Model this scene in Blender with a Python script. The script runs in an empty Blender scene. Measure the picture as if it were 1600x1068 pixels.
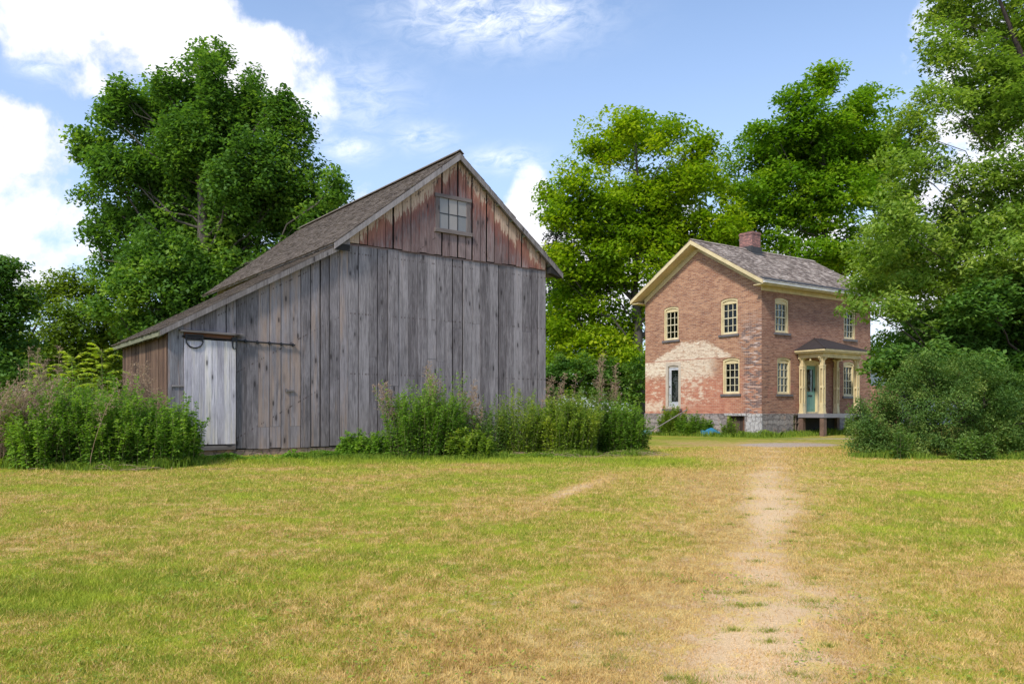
import bpy, math, random
import numpy as np
from mathutils import Vector
from mathutils.geometry import tessellate_polygon
R = math.radians
rng = np.random.default_rng(7)
random.seed(7)
scene = bpy.context.scene
COL = scene.collection

# ------------------------------------------------------------------ camera, world, sun
FP, YH, CAMH = 1234.49, 641.26, 1.1          # focal length in photo pixels, horizon row, eye height
cam = bpy.data.cameras.new('camera'); camo = bpy.data.objects.new('camera', cam); COL.objects.link(camo)
cam.sensor_width = 36; cam.lens = FP / 1600 * 36; cam.shift_y = (YH - 534) / 1600
cam.clip_start = 0.05; cam.clip_end = 3000
camo.location = (0, 0, CAMH); camo.rotation_euler = (R(90), 0, 0)
scene.camera = camo
SUN = Vector((-0.42, -0.66, 0.80)).normalized()
SUN_EL = math.asin(SUN.z); SUN_AZ = math.atan2(SUN.x, SUN.y)
scene.view_settings.view_transform = 'Standard'; scene.view_settings.look = 'None'
scene.view_settings.gamma = 1; scene.view_settings.exposure = 0.50
SUN_STRENGTH, SKY_STRENGTH = 2.7, 0.15
ld = bpy.data.lights.new('sun', 'SUN'); ld.energy = SUN_STRENGTH; ld.angle = R(7); ld.color = (1, .94, .84)
lo = bpy.data.objects.new('sun', ld); COL.objects.link(lo)
lo.rotation_euler = SUN.to_track_quat('Z', 'Y').to_euler()

# ------------------------------------------------------------------ small node language
class X:
    """a socket (or number) with arithmetic, for procedural materials"""
    def __init__(s, nt, v): s.nt, s.v = nt, v
    def _m(s, op, *a, clamp=False):
        n = s.nt.nodes.new('ShaderNodeMath'); n.operation = op; n.use_clamp = clamp
        for i, q in enumerate((s,) + a):
            q = q.v if isinstance(q, X) else q
            if isinstance(q, (int, float)): n.inputs[i].default_value = q
            else: s.nt.links.new(q, n.inputs[i])
        return X(s.nt, n.outputs[0])
    def __add__(s, o): return s._m('ADD', o)
    __radd__ = __add__
    def __sub__(s, o): return s._m('SUBTRACT', o)
    def __rsub__(s, o): return X(s.nt, float(o))._m('SUBTRACT', s)
    def __mul__(s, o): return s._m('MULTIPLY', o)
    __rmul__ = __mul__
    def __truediv__(s, o): return s._m('DIVIDE', o)
    def max(s, o): return s._m('MAXIMUM', o)
    def min(s, o): return s._m('MINIMUM', o)
    def abs(s): return s._m('ABSOLUTE')
    def clamp(s): return s._m('ADD', 0.0, clamp=True)
    def step(s, a, b):      # smoothstep a..b
        n = s.nt.nodes.new('ShaderNodeMapRange'); n.interpolation_type = 'SMOOTHSTEP'
        s.nt.links.new(s.v, n.inputs[0]); n.inputs[1].default_value = a; n.inputs[2].default_value = b
        return X(s.nt, n.outputs[0])
    def lin(s, a, b, c=0, d=1):
        n = s.nt.nodes.new('ShaderNodeMapRange')
        s.nt.links.new(s.v, n.inputs[0])
        for i, q in enumerate((a, b, c, d)): n.inputs[i+1].default_value = q
        return X(s.nt, n.outputs[0])
class NT:
    def __init__(s, nt): s.nt = nt
    def new(s, t, **k):
        n = s.nt.nodes.new(t)
        for a, b in k.items(): setattr(n, a, b)
        return n
    def link(s, a, b): s.nt.links.new(a.v if isinstance(a, X) else a, b)
    def attr(s, name, vec=False):
        n = s.new('ShaderNodeAttribute', attribute_name=name)
        return n.outputs['Vector'] if vec else X(s.nt, n.outputs['Fac'])
    def pos(s): return s.new('ShaderNodeNewGeometry').outputs['Position']
    def xyz(s, v):
        n = s.new('ShaderNodeSeparateXYZ'); s.link(v, n.inputs[0]); return [X(s.nt, o) for o in n.outputs]
    def comb(s, x, y, z):
        n = s.new('ShaderNodeCombineXYZ')
        for i, q in enumerate((x, y, z)):
            if isinstance(q, X): s.link(q, n.inputs[i])
            else: n.inputs[i].default_value = q
        return n.outputs[0]
    def scale(s, v, k):
        n = s.new('ShaderNodeVectorMath', operation='MULTIPLY'); s.link(v, n.inputs[0]); n.inputs[1].default_value = k
        return n.outputs[0]
    def noise(s, v, sc, det=3, rough=.55, dist=0):
        n = s.new('ShaderNodeTexNoise'); s.link(v, n.inputs['Vector'])
        n.inputs['Scale'].default_value = sc; n.inputs['Detail'].default_value = det
        n.inputs['Roughness'].default_value = rough; n.inputs['Distortion'].default_value = dist
        return X(s.nt, n.outputs[0])
    def vor(s, v, sc, feat='F1', out='Distance', rnd=1):
        n = s.new('ShaderNodeTexVoronoi', feature=feat); s.link(v, n.inputs['Vector'])
        n.inputs['Scale'].default_value = sc; n.inputs['Randomness'].default_value = rnd
        o = n.outputs[out]
        return X(s.nt, o) if out == 'Distance' else o
    def mix(s, f, a, b, mode='MIX'):
        n = s.new('ShaderNodeMix', data_type='RGBA', blend_type=mode)
        for q, i in ((f, 0), (a, 6), (b, 7)):
            if isinstance(q, X) or hasattr(q, 'links'): s.link(q, n.inputs[i])
            elif isinstance(q, (int, float)): n.inputs[i].default_value = q
            else: n.inputs[i].default_value = (*q, 1)
        return n.outputs[2]
    def ramp(s, f, stops):
        n = s.new('ShaderNodeValToRGB'); s.link(f, n.inputs[0]); e = n.color_ramp.elements
        while len(e) < len(stops): e.new(.5)
        for q, (p, c) in zip(e, stops): q.position = p; q.color = (*c, 1)
        return n.outputs[0]
    def bright(s, c, k):      # multiply a colour by a scalar socket
        n = s.new('ShaderNodeVectorMath', operation='SCALE'); s.link(c, n.inputs[0])
        if isinstance(k, X): s.link(k, n.inputs['Scale'])
        else: n.inputs['Scale'].default_value = k
        return n.outputs[0]
def mat(name, fn, rough=.85, spec=.25):
    m = bpy.data.materials.new(name); m.use_nodes = True
    t = NT(m.node_tree); b = m.node_tree.nodes['Principled BSDF']
    b.inputs['Roughness'].default_value = rough; b.inputs['Specular IOR Level'].default_value = spec
    r = fn(t)
    col, bump = r if isinstance(r, tuple) and len(r) == 2 and isinstance(r[1], tuple) else (r, None)
    if isinstance(col, tuple): b.inputs['Base Color'].default_value = (*col, 1)
    else: t.link(col, b.inputs['Base Color'])
    if bump:
        n = t.new('ShaderNodeBump'); t.link(bump[0], n.inputs['Height'])
        n.inputs['Strength'].default_value = bump[1]; n.inputs['Distance'].default_value = bump[2]
        t.link(n.outputs[0], b.inputs['Normal'])
    return m

# ------------------------------------------------------------------ world: clear sky with drifting cloud
world = bpy.data.worlds.new('World'); scene.world = world; world.use_nodes = True
wt = NT(world.node_tree); bg = world.node_tree.nodes['Background']; bg.inputs[1].default_value = SKY_STRENGTH
sky = wt.new('ShaderNodeTexSky', sky_type='NISHITA', sun_disc=False, sun_elevation=SUN_EL, sun_rotation=SUN_AZ)
sky.air_density = 1.0; sky.dust_density = .8; sky.ozone_density = 1.8
dirv = wt.new('ShaderNodeTexCoord').outputs['Generated']
dx, dy, dz = wt.xyz(dirv)
az = dx._m('ARCTAN2', dy); el = dz._m('ARCSINE')
def azel(u, v):
    x, z = (u-800)/FP, (YH-v)/FP
    return math.atan2(x, 1), math.atan2(z, math.hypot(x, 1))
cn = wt.noise(dirv, 5.0, 9, .60, .25); cn2 = wt.noise(dirv, 22, 6, .6, .3)
dens = None
for (u, v, ru, rv, k) in [(70, 20, 170, 62, 1.1), (215, 45, 150, 70, 1.15), (300, 95, 120, 55, 1.1), (400, 125, 105, 62, 1.15), (478, 150, 60, 55, 1.0), (450, 100, 45, 40, .9),
        (150,120,70,40,.7), (30, 220, 110, 50, 1.1), (70, 245, 60, 40, .9), (60, 330, 150, 62, 1.0), (20, 400, 180, 60, 1.0), (160, 400, 130, 40, .85), (300, 300, 200, 60, .55),
        (826, 312, 36, 50, 1.25), (845, 370, 45, 60, .95), 
        (1510, 150, 90, 110, .9), (1560, 300, 170, 120, .9), (1250, 400, 200, 55, .95), (1450, 420, 180, 80, 1.0), (1000, 430, 200, 90, .75), (55, 100, 30, 12, .5), (1750, 200, 200, 200, .9), (-250, 150, 200, 120, 1)]:
    a0, e0 = azel(u, v); k1 = ru/FP*math.cos(a0)**2; k2 = rv/FP
    d = ((az - a0)*(1/k1)); e = ((el - e0)*(1/k2))
    g = (1.0 - (d*d + e*e)*.5)*k
    dens = g if dens is None else dens.max(g)
dens = dens.max(el.lin(0.02, .2, .55, -.6))
raw = dens*.85 + (wt.noise(dirv, 2.6, 3, .5, .2)-.5)*.6 + (cn - .5)*2.9 + (cn2 - .5)*1.2
cl = raw.step(.16, .66)
wall = wt.noise(dirv, 2.2, 4, .5).step(.42, .62)   # clouds elsewhere round the sky
shade = (raw.step(.5, 1.6)*(.6) + (wt.noise(dirv, 7, 6, .6)-.5)*1.5+.25).clamp()
ccol = wt.ramp(shade, [(0, (5.3, 5.5, 6.1)), (.35, (5.7, 5.6, 5.85)), (.65, (4.7, 4.65, 4.95)), (1, (3.6, 3.6, 4.0))])
haze = el.lin(0, .55, .62, .06)
skyc = wt.mix(haze, wt.mix(1., wt.bright(sky.outputs[0], 1.0), (.92, 1.0, 1.08), 'MULTIPLY'), (4.0, 4.7, 6.0))
wisp = None
for (u, v, ru, rv, k) in [(770, 28, 95, 26, .75), (850, 22, 45, 20, .7), (730, 8, 70, 16, .7), (545, 232, 30, 12, .6), (660, 215, 34, 14, .45), (790, 250, 36, 12, .6), (60, 100, 30, 12, .6), (560, 150, 60, 40, .3)]:
    a0, e0 = azel(u, v); d = (az-a0)*(1/(ru/FP*math.cos(a0)**2)); e = (el-e0)*(1/(rv/FP)); q = ((d*d+e*e)*-.5)._m('EXPONENT')*k
    wisp = q if wisp is None else wisp.max(q)
wn = wt.noise(wt.comb(az*16+el*9, el*40-az*8, 0.0), 1.6, 8, .68, .6)
wf = (wisp*((wn-.34)*3.4).clamp()*1.25).clamp()
final = wt.mix(cl*.97, wt.mix(wf*.85, skyc, (6.4, 6.5, 6.9)), ccol)
wt.link(final, bg.inputs[0])

# ------------------------------------------------------------------ mesh helpers
def link_mesh(name, V, F, m, parent=None, attrs=None, smooth=False, nper=None):
    """V (n,3); F (k,nper) array or list of tuples"""
    me = bpy.data.meshes.new(name)
    if isinstance(F, np.ndarray):
        me.vertices.add(len(V)); me.vertices.foreach_set('co', np.asarray(V, np.float32).ravel())
        me.loops.add(F.size); me.loops.foreach_set('vertex_index', F.astype(np.int32).ravel())
        me.polygons.add(len(F)); me.polygons.foreach_set('loop_start', np.arange(0, F.size, F.shape[1], dtype=np.int32))
        me.update(calc_edges=True)
    else:
        me.from_pydata([tuple(v) for v in V], [], [tuple(f) for f in F]); me.update()
    for k, a in (attrs or {}).items():
        a = np.asarray(a, np.float32)
        at = me.attributes.new(k, 'FLOAT' if a.ndim == 1 else 'FLOAT_VECTOR', 'POINT')
        at.data.foreach_set('value' if a.ndim == 1 else 'vector', a.ravel())
    if smooth: me.polygons.foreach_set('use_smooth', np.ones(len(me.polygons), bool))
    me.materials.append(m)
    o = bpy.data.objects.new(name, me); COL.objects.link(o)
    if parent: o.parent = parent
    return o
def tag(o, label=None, cat=None, group=None, kind=None):
    for k, v in (('label', label), ('category', cat), ('group', group), ('kind', kind)):
        if v: o[k] = v
    return o
def empty(name, loc, rz, label, cat, group=None):
    o = bpy.data.objects.new(name, None); COL.objects.link(o); o.location = loc; o.rotation_euler = (0, 0, rz)
    o.empty_display_size = .3
    return tag(o, label, cat, group)
class MB:
    def __init__(s): s.V = []; s.F = []; s.W = []; s.r = []; s.n = 0; s.extra = []
    def add(s, V, F, W=None, r=None, ex=0.):
        V = np.asarray(V, float); n = len(V)
        s.V.append(V); s.F += [tuple(i+s.n for i in f) for f in F]; s.n += n
        s.W.append(V.copy() if W is None else np.asarray(W, float))
        s.r.append(np.full(n, random.random() if r is None else r))
        s.extra.append(np.full(n, ex) if np.isscalar(ex) else np.asarray(ex, float))
    def box(s, o, a, b, c, r=None, ex=0., jit=True):
        """box from corner o with edge vectors a, b, c; c is the grain direction"""
        o, a, b, c = (np.asarray(q, float) for q in (o, a, b, c))
        V = [o+i*a+j*b+k*c for k in (0, 1) for j in (0, 1) for i in (0, 1)]
        la, lb, lc = (np.linalg.norm(q) for q in (a, b, c))
        off = np.array([random.uniform(0, 50), random.uniform(0, 50), random.uniform(0, 50)]) if jit else np.zeros(3)
        W = [off+np.array([i*la, j*lb, k*lc]) for k in (0, 1) for j in (0, 1) for i in (0, 1)]
        F = [(0, 1, 3, 2), (4, 6, 7, 5), (0, 4, 5, 1), (2, 3, 7, 6), (0, 2, 6, 4), (1, 5, 7, 3)]
        if np.dot(np.cross(a, b), c) > 0: F = [f[::-1] for f in F]
        F = [f[::-1] for f in F] if False else F
        s.add(V, F, W, r, ex)
    def bx(s, x0, x1, y0, y1, z0, z1, r=None, grain='z', ex=0.):
        o = (x0, y0, z0); A = (x1-x0, 0, 0); B = (0, y1-y0, 0); C = (0, 0, z1-z0)
        if grain == 'z': s.box(o, A, B, C, r, ex)
        elif grain == 'x': s.box(o, B, C, A, r, ex)
        else: s.box(o, C, A, B, r, ex)
    def bar(s, p, q, w, h, up=(0, 0, 1), r=None):
        """beam with cross section w (sideways) x h (upwards) centred on p..q"""
        p, q = Vector(p), Vector(q); c = q-p; side = c.cross(Vector(up)).normalized(); u = side.cross(c).normalized()
        o = p-side*w/2-u*h/2
        s.box(o, side*w, u*h, c, r)
    def tube(s, pts, rad, n=8, cap=True, r=None):
        V, F = tube_np([pts], [rad], n); s.add(V, [tuple(f) for f in F], None, r)
        k = len(pts)
        if cap:
            s.F.append(tuple(range(s.n-len(V)+n-1, s.n-len(V)-1, -1))); s.F.append(tuple(range(s.n-n, s.n)))
    def prism(s, poly, y0, y1, axis='y', r=None):
        """extrude polygon (list of 2d points a,z) from y0 to y1 along axis"""
        n = len(poly); f = (lambda a, y, z: (a, y, z)) if axis == 'y' else (lambda a, y, z: (y, a, z))
        V = [f(a, y0, z) for a, z in poly]+[f(a, y1, z) for a, z in poly]
        F = [tuple(range(n)), tuple(range(2*n-1, n-1, -1))]+[(i, i+n, (i+1) % n+n, (i+1) % n) for i in range(n)]
        W = [(a, y0, z) for a, z in poly]+[(a, y1, z) for a, z in poly]
        s.add(V, F, W, r)
    def build(s, name, m, parent=None, smooth=False, fixn=True):
        o = link_mesh(name, np.vstack(s.V), s.F, m, parent, {'wc': np.vstack(s.W), 'rnd': np.concatenate(s.r), 'ex': np.concatenate(s.extra)}, smooth)
        if fixn:
            import bmesh
            b = bmesh.new(); b.from_mesh(o.data); bmesh.ops.recalc_face_normals(b, faces=b.faces); b.to_mesh(o.data); b.free()
        return o
def tube_np(paths, rads, n=6):
    Vs, Fs, k0 = [], [], 0
    ang = np.arange(n)/n*2*np.pi; ca, sa = np.cos(ang), np.sin(ang)
    for P, Rd in zip(paths, rads):
        P = np.asarray(P, float); k = len(P); Rd = np.broadcast_to(np.asarray(Rd, float), (k,))
        T = np.gradient(P, axis=0); T /= np.linalg.norm(T, axis=1)[:, None]+1e-9
        ref = np.array([0, 0, 1.]) if abs(T[:, 2]).mean() < .8 else np.array([1., 0, 0])
        A = np.cross(T, ref); A /= np.linalg.norm(A, axis=1)[:, None]+1e-9; B = np.cross(T, A)
        V = P[:, None]+Rd[:, None, None]*(ca[None, :, None]*A[:, None]+sa[None, :, None]*B[:, None])
        i = np.arange(k-1)[:, None]*n; j = np.arange(n)[None]; jn = (j+1) % n
        F = np.stack([i+j, i+jn, i+n+jn, i+n+j], -1).reshape(-1, 4)+k0
        Vs.append(V.reshape(-1, 3)); Fs.append(F); k0 += k*n
    return np.vstack(Vs), np.vstack(Fs)
def norm(a): return a/(np.linalg.norm(a, axis=-1, keepdims=True)+1e-9)
def at(u, v, d): return np.array([(u-800)/FP*d, d, CAMH+(YH-v)/FP*d])
def smooth(a, b, x): t = np.clip((x-a)/(b-a), 0, 1); return t*t*(3-2*t)

# ------------------------------------------------------------------ terrain
def vnoise(x, y, s=1.0, seed=0):
    """smooth value noise"""
    x, y = np.asarray(x)*s+seed*17.3, np.asarray(y)*s+seed*9.1
    xi, yi = np.floor(x).astype(int), np.floor(y).astype(int); fx, fy = x-xi, y-yi
    fx, fy = fx*fx*(3-2*fx), fy*fy*(3-2*fy)
    def h(a, b):
        q = np.sin(a*127.1+b*311.7+seed*74.7)*43758.5453; return q-np.floor(q)
    return (h(xi, yi)*(1-fx)+h(xi+1, yi)*fx)*(1-fy)+(h(xi, yi+1)*(1-fx)+h(xi+1, yi+1)*fx)*fy
def gz(x, y):
    x, y = np.asarray(x, float), np.asarray(y, float)
    z = -.42*(1-smooth(2, 15, y))
    z = z+(vnoise(x, y, .35, 1)-.5)*.07*(1-smooth(14, 20, y))+(vnoise(x, y, 1.3, 2)-.5)*.03*(1-smooth(14, 20, y))
    # low grass bank that rises beside the porch of the house
    z = z+.20*np.exp(-(((x-13.6)/2.6)**2+((y-37.2)/1.6)**2))
    return z
def wear(x, y):
    """0..1: trodden bare earth of the footpath"""
    xc = .326*y-.01+.03*np.sin(y*1.15+2.2)-.34*np.exp(-((y-3.9)/1.3)**2)
    w = (.27+.16*vnoise(x, y, 1.3, 5)+.012*y)*(1+.2*np.exp(-((y-4.6)/1.6)**2))
    w = w*(1+.5*np.exp(-((y-5.4)/1.3)**2))*(1-.35*np.exp(-((y-8.2)/1.)**2))
    e = np.exp(-(np.abs(x-xc)/w)**1.7*.8)*(.56+.50*vnoise(x, y, 1.9, 4))*(1-.35*smooth(12, 19, y))*(1-smooth(23, 27, y))
    halo = .40*np.exp(-(np.abs(x-xc+w*.4)/(w*3.))**2)*(1-smooth(24, 30, y))
    worn = .5*np.exp(-(((x-(1.0+.42*(y-11.8)))/.22)**2))*np.exp(-((y-11.8)/1.7)**2)
    return np.clip(np.maximum(e, halo)+worn*1.3, 0, 1)
def gravel(x, y):
    a = np.exp(-(((x-8.9-.35*(y-25.5))/1.7)**2+((y-25.5)/1.7)**2)**1.5*.9)
    b = .55*np.exp(-((x-13)/5.)**2-((y-31)/1.5)**2)
    return np.clip(a+b, 0, 1)
def lawn_colour(t, P, soil):
    px, py, pz = t.xyz(P)
    P2 = t.comb(px, py, 0)
    n1 = t.noise(P2, .55, 4, .6, .3); n2 = t.noise(t.scale(P2, (1.0, 1.3, 1)), .95, 6, .68, .3); n3 = t.noise(P2, 5.5, 4, .65); n4 = t.noise(P2, 42, 3, .6)
    g = ((n1-.5)*1.3+(n2-.5)*1.2+(n3-.5)*1.5+(n4-.5)*1.1+.575)
    w = t.attr('wear')
    if not soil: g = g+(t.attr('rnd')-.5)*.75
    g = g-w*1.0
    # richer green beside the buildings' weeds
    g = g + t.attr('lush')*.65
    straw = t.mix((n3*.6+n4*.4).step(.40, .60), (.72, .52, .20), (.48, .28, .10))
    olive = t.mix(t.noise(P2, 2.9, 5, .7).step(.40, .60), (.40, .34, .05), (.56, .48, .08))
    green = t.mix(n2.step(.4, .7), (.27, .33, .035), (.44, .49, .045))
    c = t.mix(g.step(.33, .53), straw, olive)
    c = t.mix(g.step(.54, .78), c, green)
    dirt = t.mix(n4.step(.3, .7), (.80, .56, .32), (.66, .45, .25))
    c = t.mix((w+(n3-.5)*1.9+(n4-.5)*1.1+(n2-.5)*.9).step(.44, .70)*(.95 if soil else .55), c, dirt)
    gr = t.attr('grav')
    vc = t.vor(P2, 26, out='Color'); vx = t.xyz(vc)[0]
    grey = t.mix(vx, (.44, .33, .25), (.70, .56, .44))
    c = t.mix((gr+(n3-.5)*.7).step(.38, .6)*(1. if soil else .4), c, grey)
    return c, n3, n4
def ground_mat(t):
    c, n3, n4 = lawn_colour(t, t.pos(), True); w_ = t.attr('wear')
    c = t.bright(c, .66+w_*.3)  # darkened off the path: soil shade between the blades is in this colour
    fine = t.noise(t.pos(), 130, 3, .6)
    c = t.bright(c, fine.lin(.3, .7, .68, 1.25))
    return c, (fine*.4+n4, .8, .006)
M_ground = mat('lawn_and_earth', ground_mat, .95, .1)
def lush(x, y):
    a = np.exp(-((np.abs((y-17.3)-(.03*x))/.8)**2))*(1-smooth(3.2, 5, x))*.9
    b = .8*np.exp(-(((x-13.4)/3.2)**2+((y-36.8)/1.5)**2))+.7*np.exp(-((y-31.6)/1.3)**2)*smooth(4, 6, x)*(1-smooth(11, 13, x))
    cc = .45*np.exp(-(((x-3.7)/1.6)**2+((y-16.2)/1.0)**2))+.5*np.exp(-(((x+4.4)/1.7)**2+((y-6.2)/.7)**2))+.35*np.exp(-(((x-5.5)/1.8)**2+((y-10)/1.0)**2))
    return np.clip(a+b+cc, 0, 1)
def grid_sheet():
    ys = np.concatenate([np.arange(-6, 2, .5), np.arange(2, 14, .11), np.arange(14, 30, .22), np.arange(30, 46, .5), np.array([46, 50, 56, 64, 75, 90, 120, 170, 260, 420, 700, 1200, 2000])])
    ks = np.concatenate([-np.array([1500, 700, 300, 140, 90, 60, 45, 34, 27, 22, 18.]), np.arange(-15, 16.1, .14), np.array([18, 22, 27, 34, 45, 60, 90, 140, 300, 700, 1500.])])
    Xg, Yg = np.meshgrid(ks, ys); Zg = gz(Xg, Yg)
    V = np.stack([Xg, Yg, Zg], -1).reshape(-1, 3); nx = len(ks); ny = len(ys)
    i = (np.arange(ny-1)[:, None]*nx+np.arange(nx-1)[None]); F = np.stack([i, i+1, i+nx+1, i+nx], -1).reshape(-1, 4)
    x, y = V[:, 0], V[:, 1]
    o = link_mesh('ground', V, F, M_ground, None, {'wear': wear(x, y), 'grav': gravel(x, y), 'lush': lush(x, y)}, True)
    tag(o, kind='structure')
grid_sheet()

def leaf_shader(name, fn, trans=.35, rough=.55, tint=(1.15, 1.25, .55)):
    m = bpy.data.materials.new(name); m.use_nodes = True; t = NT(m.node_tree)
    b = m.node_tree.nodes['Principled BSDF']; out = m.node_tree.nodes['Material Output']
    col = fn(t); t.link(col, b.inputs['Base Color']); b.inputs['Roughness'].default_value = rough; b.inputs['Specular IOR Level'].default_value = .14
    tr = t.new('ShaderNodeBsdfTranslucent'); t.link(t.mix(1., col, tint, 'MULTIPLY'), tr.inputs[0])
    mx = t.new('ShaderNodeMixShader'); mx.inputs[0].default_value = trans
    t.link(b.outputs[0], mx.inputs[1]); t.link(tr.outputs[0], mx.inputs[2]); t.link(mx.outputs[0], out.inputs[0])
    return m
M_grass = leaf_shader('grass_blades', lambda t: t.bright(lawn_colour(t, t.pos(), False)[0], t.attr('rnd').lin(0, 1, 1.2, .8)), .25, .6, (1.1, 1.1, .7))
def grass():
    n = 1500000
    d = 3.4*np.exp(rng.random(n)*math.log(24/3.4)); x = (rng.random(n)-.5)*2*.72*d
    keep = rng.random(n) > np.clip(wear(x, d)*1.15+gravel(x, d), 0, .94-.25*(vnoise(x, d, 2.6, 21) > .66))
    keep &= rng.random(n) < .30+.9*vnoise(x, d, 7, 3)
    bxl = (x+4.36)*math.cos(.6417)+(d-20.96)*math.sin(.6417); byl = -(x+4.36)*math.sin(.6417)+(d-20.96)*math.cos(.6417)
    keep &= ~((bxl > -4.5) & (bxl < 6.8) & (byl > 0))
    x, d = x[keep], d[keep]; n = len(x)
    g = lush(x, d)
    h = (.010+.026*rng.random(n)**2.2)*(1+1.4*g)*(.75+.45*vnoise(x, d, 1.6, 8))*(1+.04*d)
    w = (.0011+.0011*rng.random(n))*(1+.13*d)
    a = rng.random(n)*6.283; lean = rng.random(n)*1.5; b = rng.random(n)*6.283
    base = np.stack([x, d, gz(x, d)-.003], 1); side = np.stack([np.cos(a), np.sin(a), 0*a], 1)*w[:, None]
    tip = base+np.stack([np.cos(b)*lean*h, np.sin(b)*lean*h, h], 1)
    V = np.stack([base-side, base+side, tip], 1).reshape(-1, 3)
    F = np.arange(n*3).reshape(-1, 3)
    rp = np.repeat
    o = link_mesh('grass', V, F, M_grass, None, {'wear': rp(wear(x, d), 3), 'grav': rp(gravel(x, d), 3), 'lush': rp(g, 3), 'rnd': rp(rng.random(n), 3)})
    tag(o, 'short dry yellow green mown grass of the lawn', 'grass', kind='stuff')
    tn = 60; ty = 3.9+rng.random(tn)**1.3*8; tx = ty*.326+rng.normal(size=tn)*.62-.25; k = rng.integers(0, tn, 9000)
    rr = np.abs(rng.normal(size=len(k)))*.045*(.5+1.4*rng.random(tn)[k]); aa = rng.random(len(k))*6.283; x = tx[k]+rr*1.9*np.cos(aa); d = ty[k]+rr*np.sin(aa); n = len(x)
    h = .016+.024*rng.random(n); a = rng.random(n)*6.283; b = rng.random(n)*6.283; base = np.stack([x, d, gz(x, d)-.003], 1)
    side = np.stack([np.cos(a), np.sin(a), 0*a], 1)*.0019; tip = base+np.stack([np.cos(b)*h*.8, np.sin(b)*h*.8, h], 1)
    o = link_mesh('grass_tufts', np.stack([base-side, base+side, tip], 1).reshape(-1, 3), np.arange(3*n).reshape(-1, 3), M_tuft, None, {'rnd': np.repeat(rng.random(n), 3)})
    tag(o, 'small green grass tufts growing on the worn track', 'grass', kind='stuff')
    # broader leaves of clover and plantain in patches
    n = 26000; d = 3.5+rng.random(n)**1.4*16; x = (rng.random(n)-.5)*1.4*d
    k = (vnoise(x, d, 1.1, 11)*.6+vnoise(x, d, 3.2, 12)*.5+lush(x, d)*.3 > .66) & (wear(x, d) < .75); x, d = x[k], d[k]; n = len(x)
    s = (.012+.018*rng.random(n))*(1+.03*d); c = np.stack([x, d, gz(x, d)+.012+.02*rng.random(n)], 1)
    V, F = leaf_quads(c, s, 1.4, .6)
    o = link_mesh('clover', V, F, M_clover, None, {'rnd': rp(rng.random(n), 4)})
    tag(o, 'small bright green clover leaves scattered through the lawn', 'ground cover', kind='stuff')
def leaf_quads(c, s, upbias=.8, wr=.6, out=None, droop=0.):
    n = len(c); N = norm(rng.normal(size=(n, 3))); N[:, 2] = np.abs(N[:, 2])+upbias
    if out is not None: N = N+out*.6
    N = norm(N); T = norm(np.cross(N, rng.normal(size=(n, 3)))); B = np.cross(N, T)
    T[:, 2] -= droop; T = norm(T)
    s = s[:, None]
    V = np.stack([c-T*s*.5, c+B*s*wr*.5-T*s*.05+N*s*.08, c+T*s*.5, c-B*s*wr*.5-T*s*.05+N*s*.08], 1).reshape(-1, 3)
    return V, np.arange(4*n).reshape(-1, 4)
M_clover = leaf_shader('clover_leaf', lambda t: t.ramp(t.attr('rnd'), [(0, (.20, .28, .04)), (1, (.36, .42, .06))]), .3)
M_tuft = leaf_shader('tuft_blades', lambda t: t.ramp(t.attr('rnd'), [(0, (.16, .21, .03)), (.6, (.30, .34, .05)), (1, (.48, .42, .11))]), .3)
grass()

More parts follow.
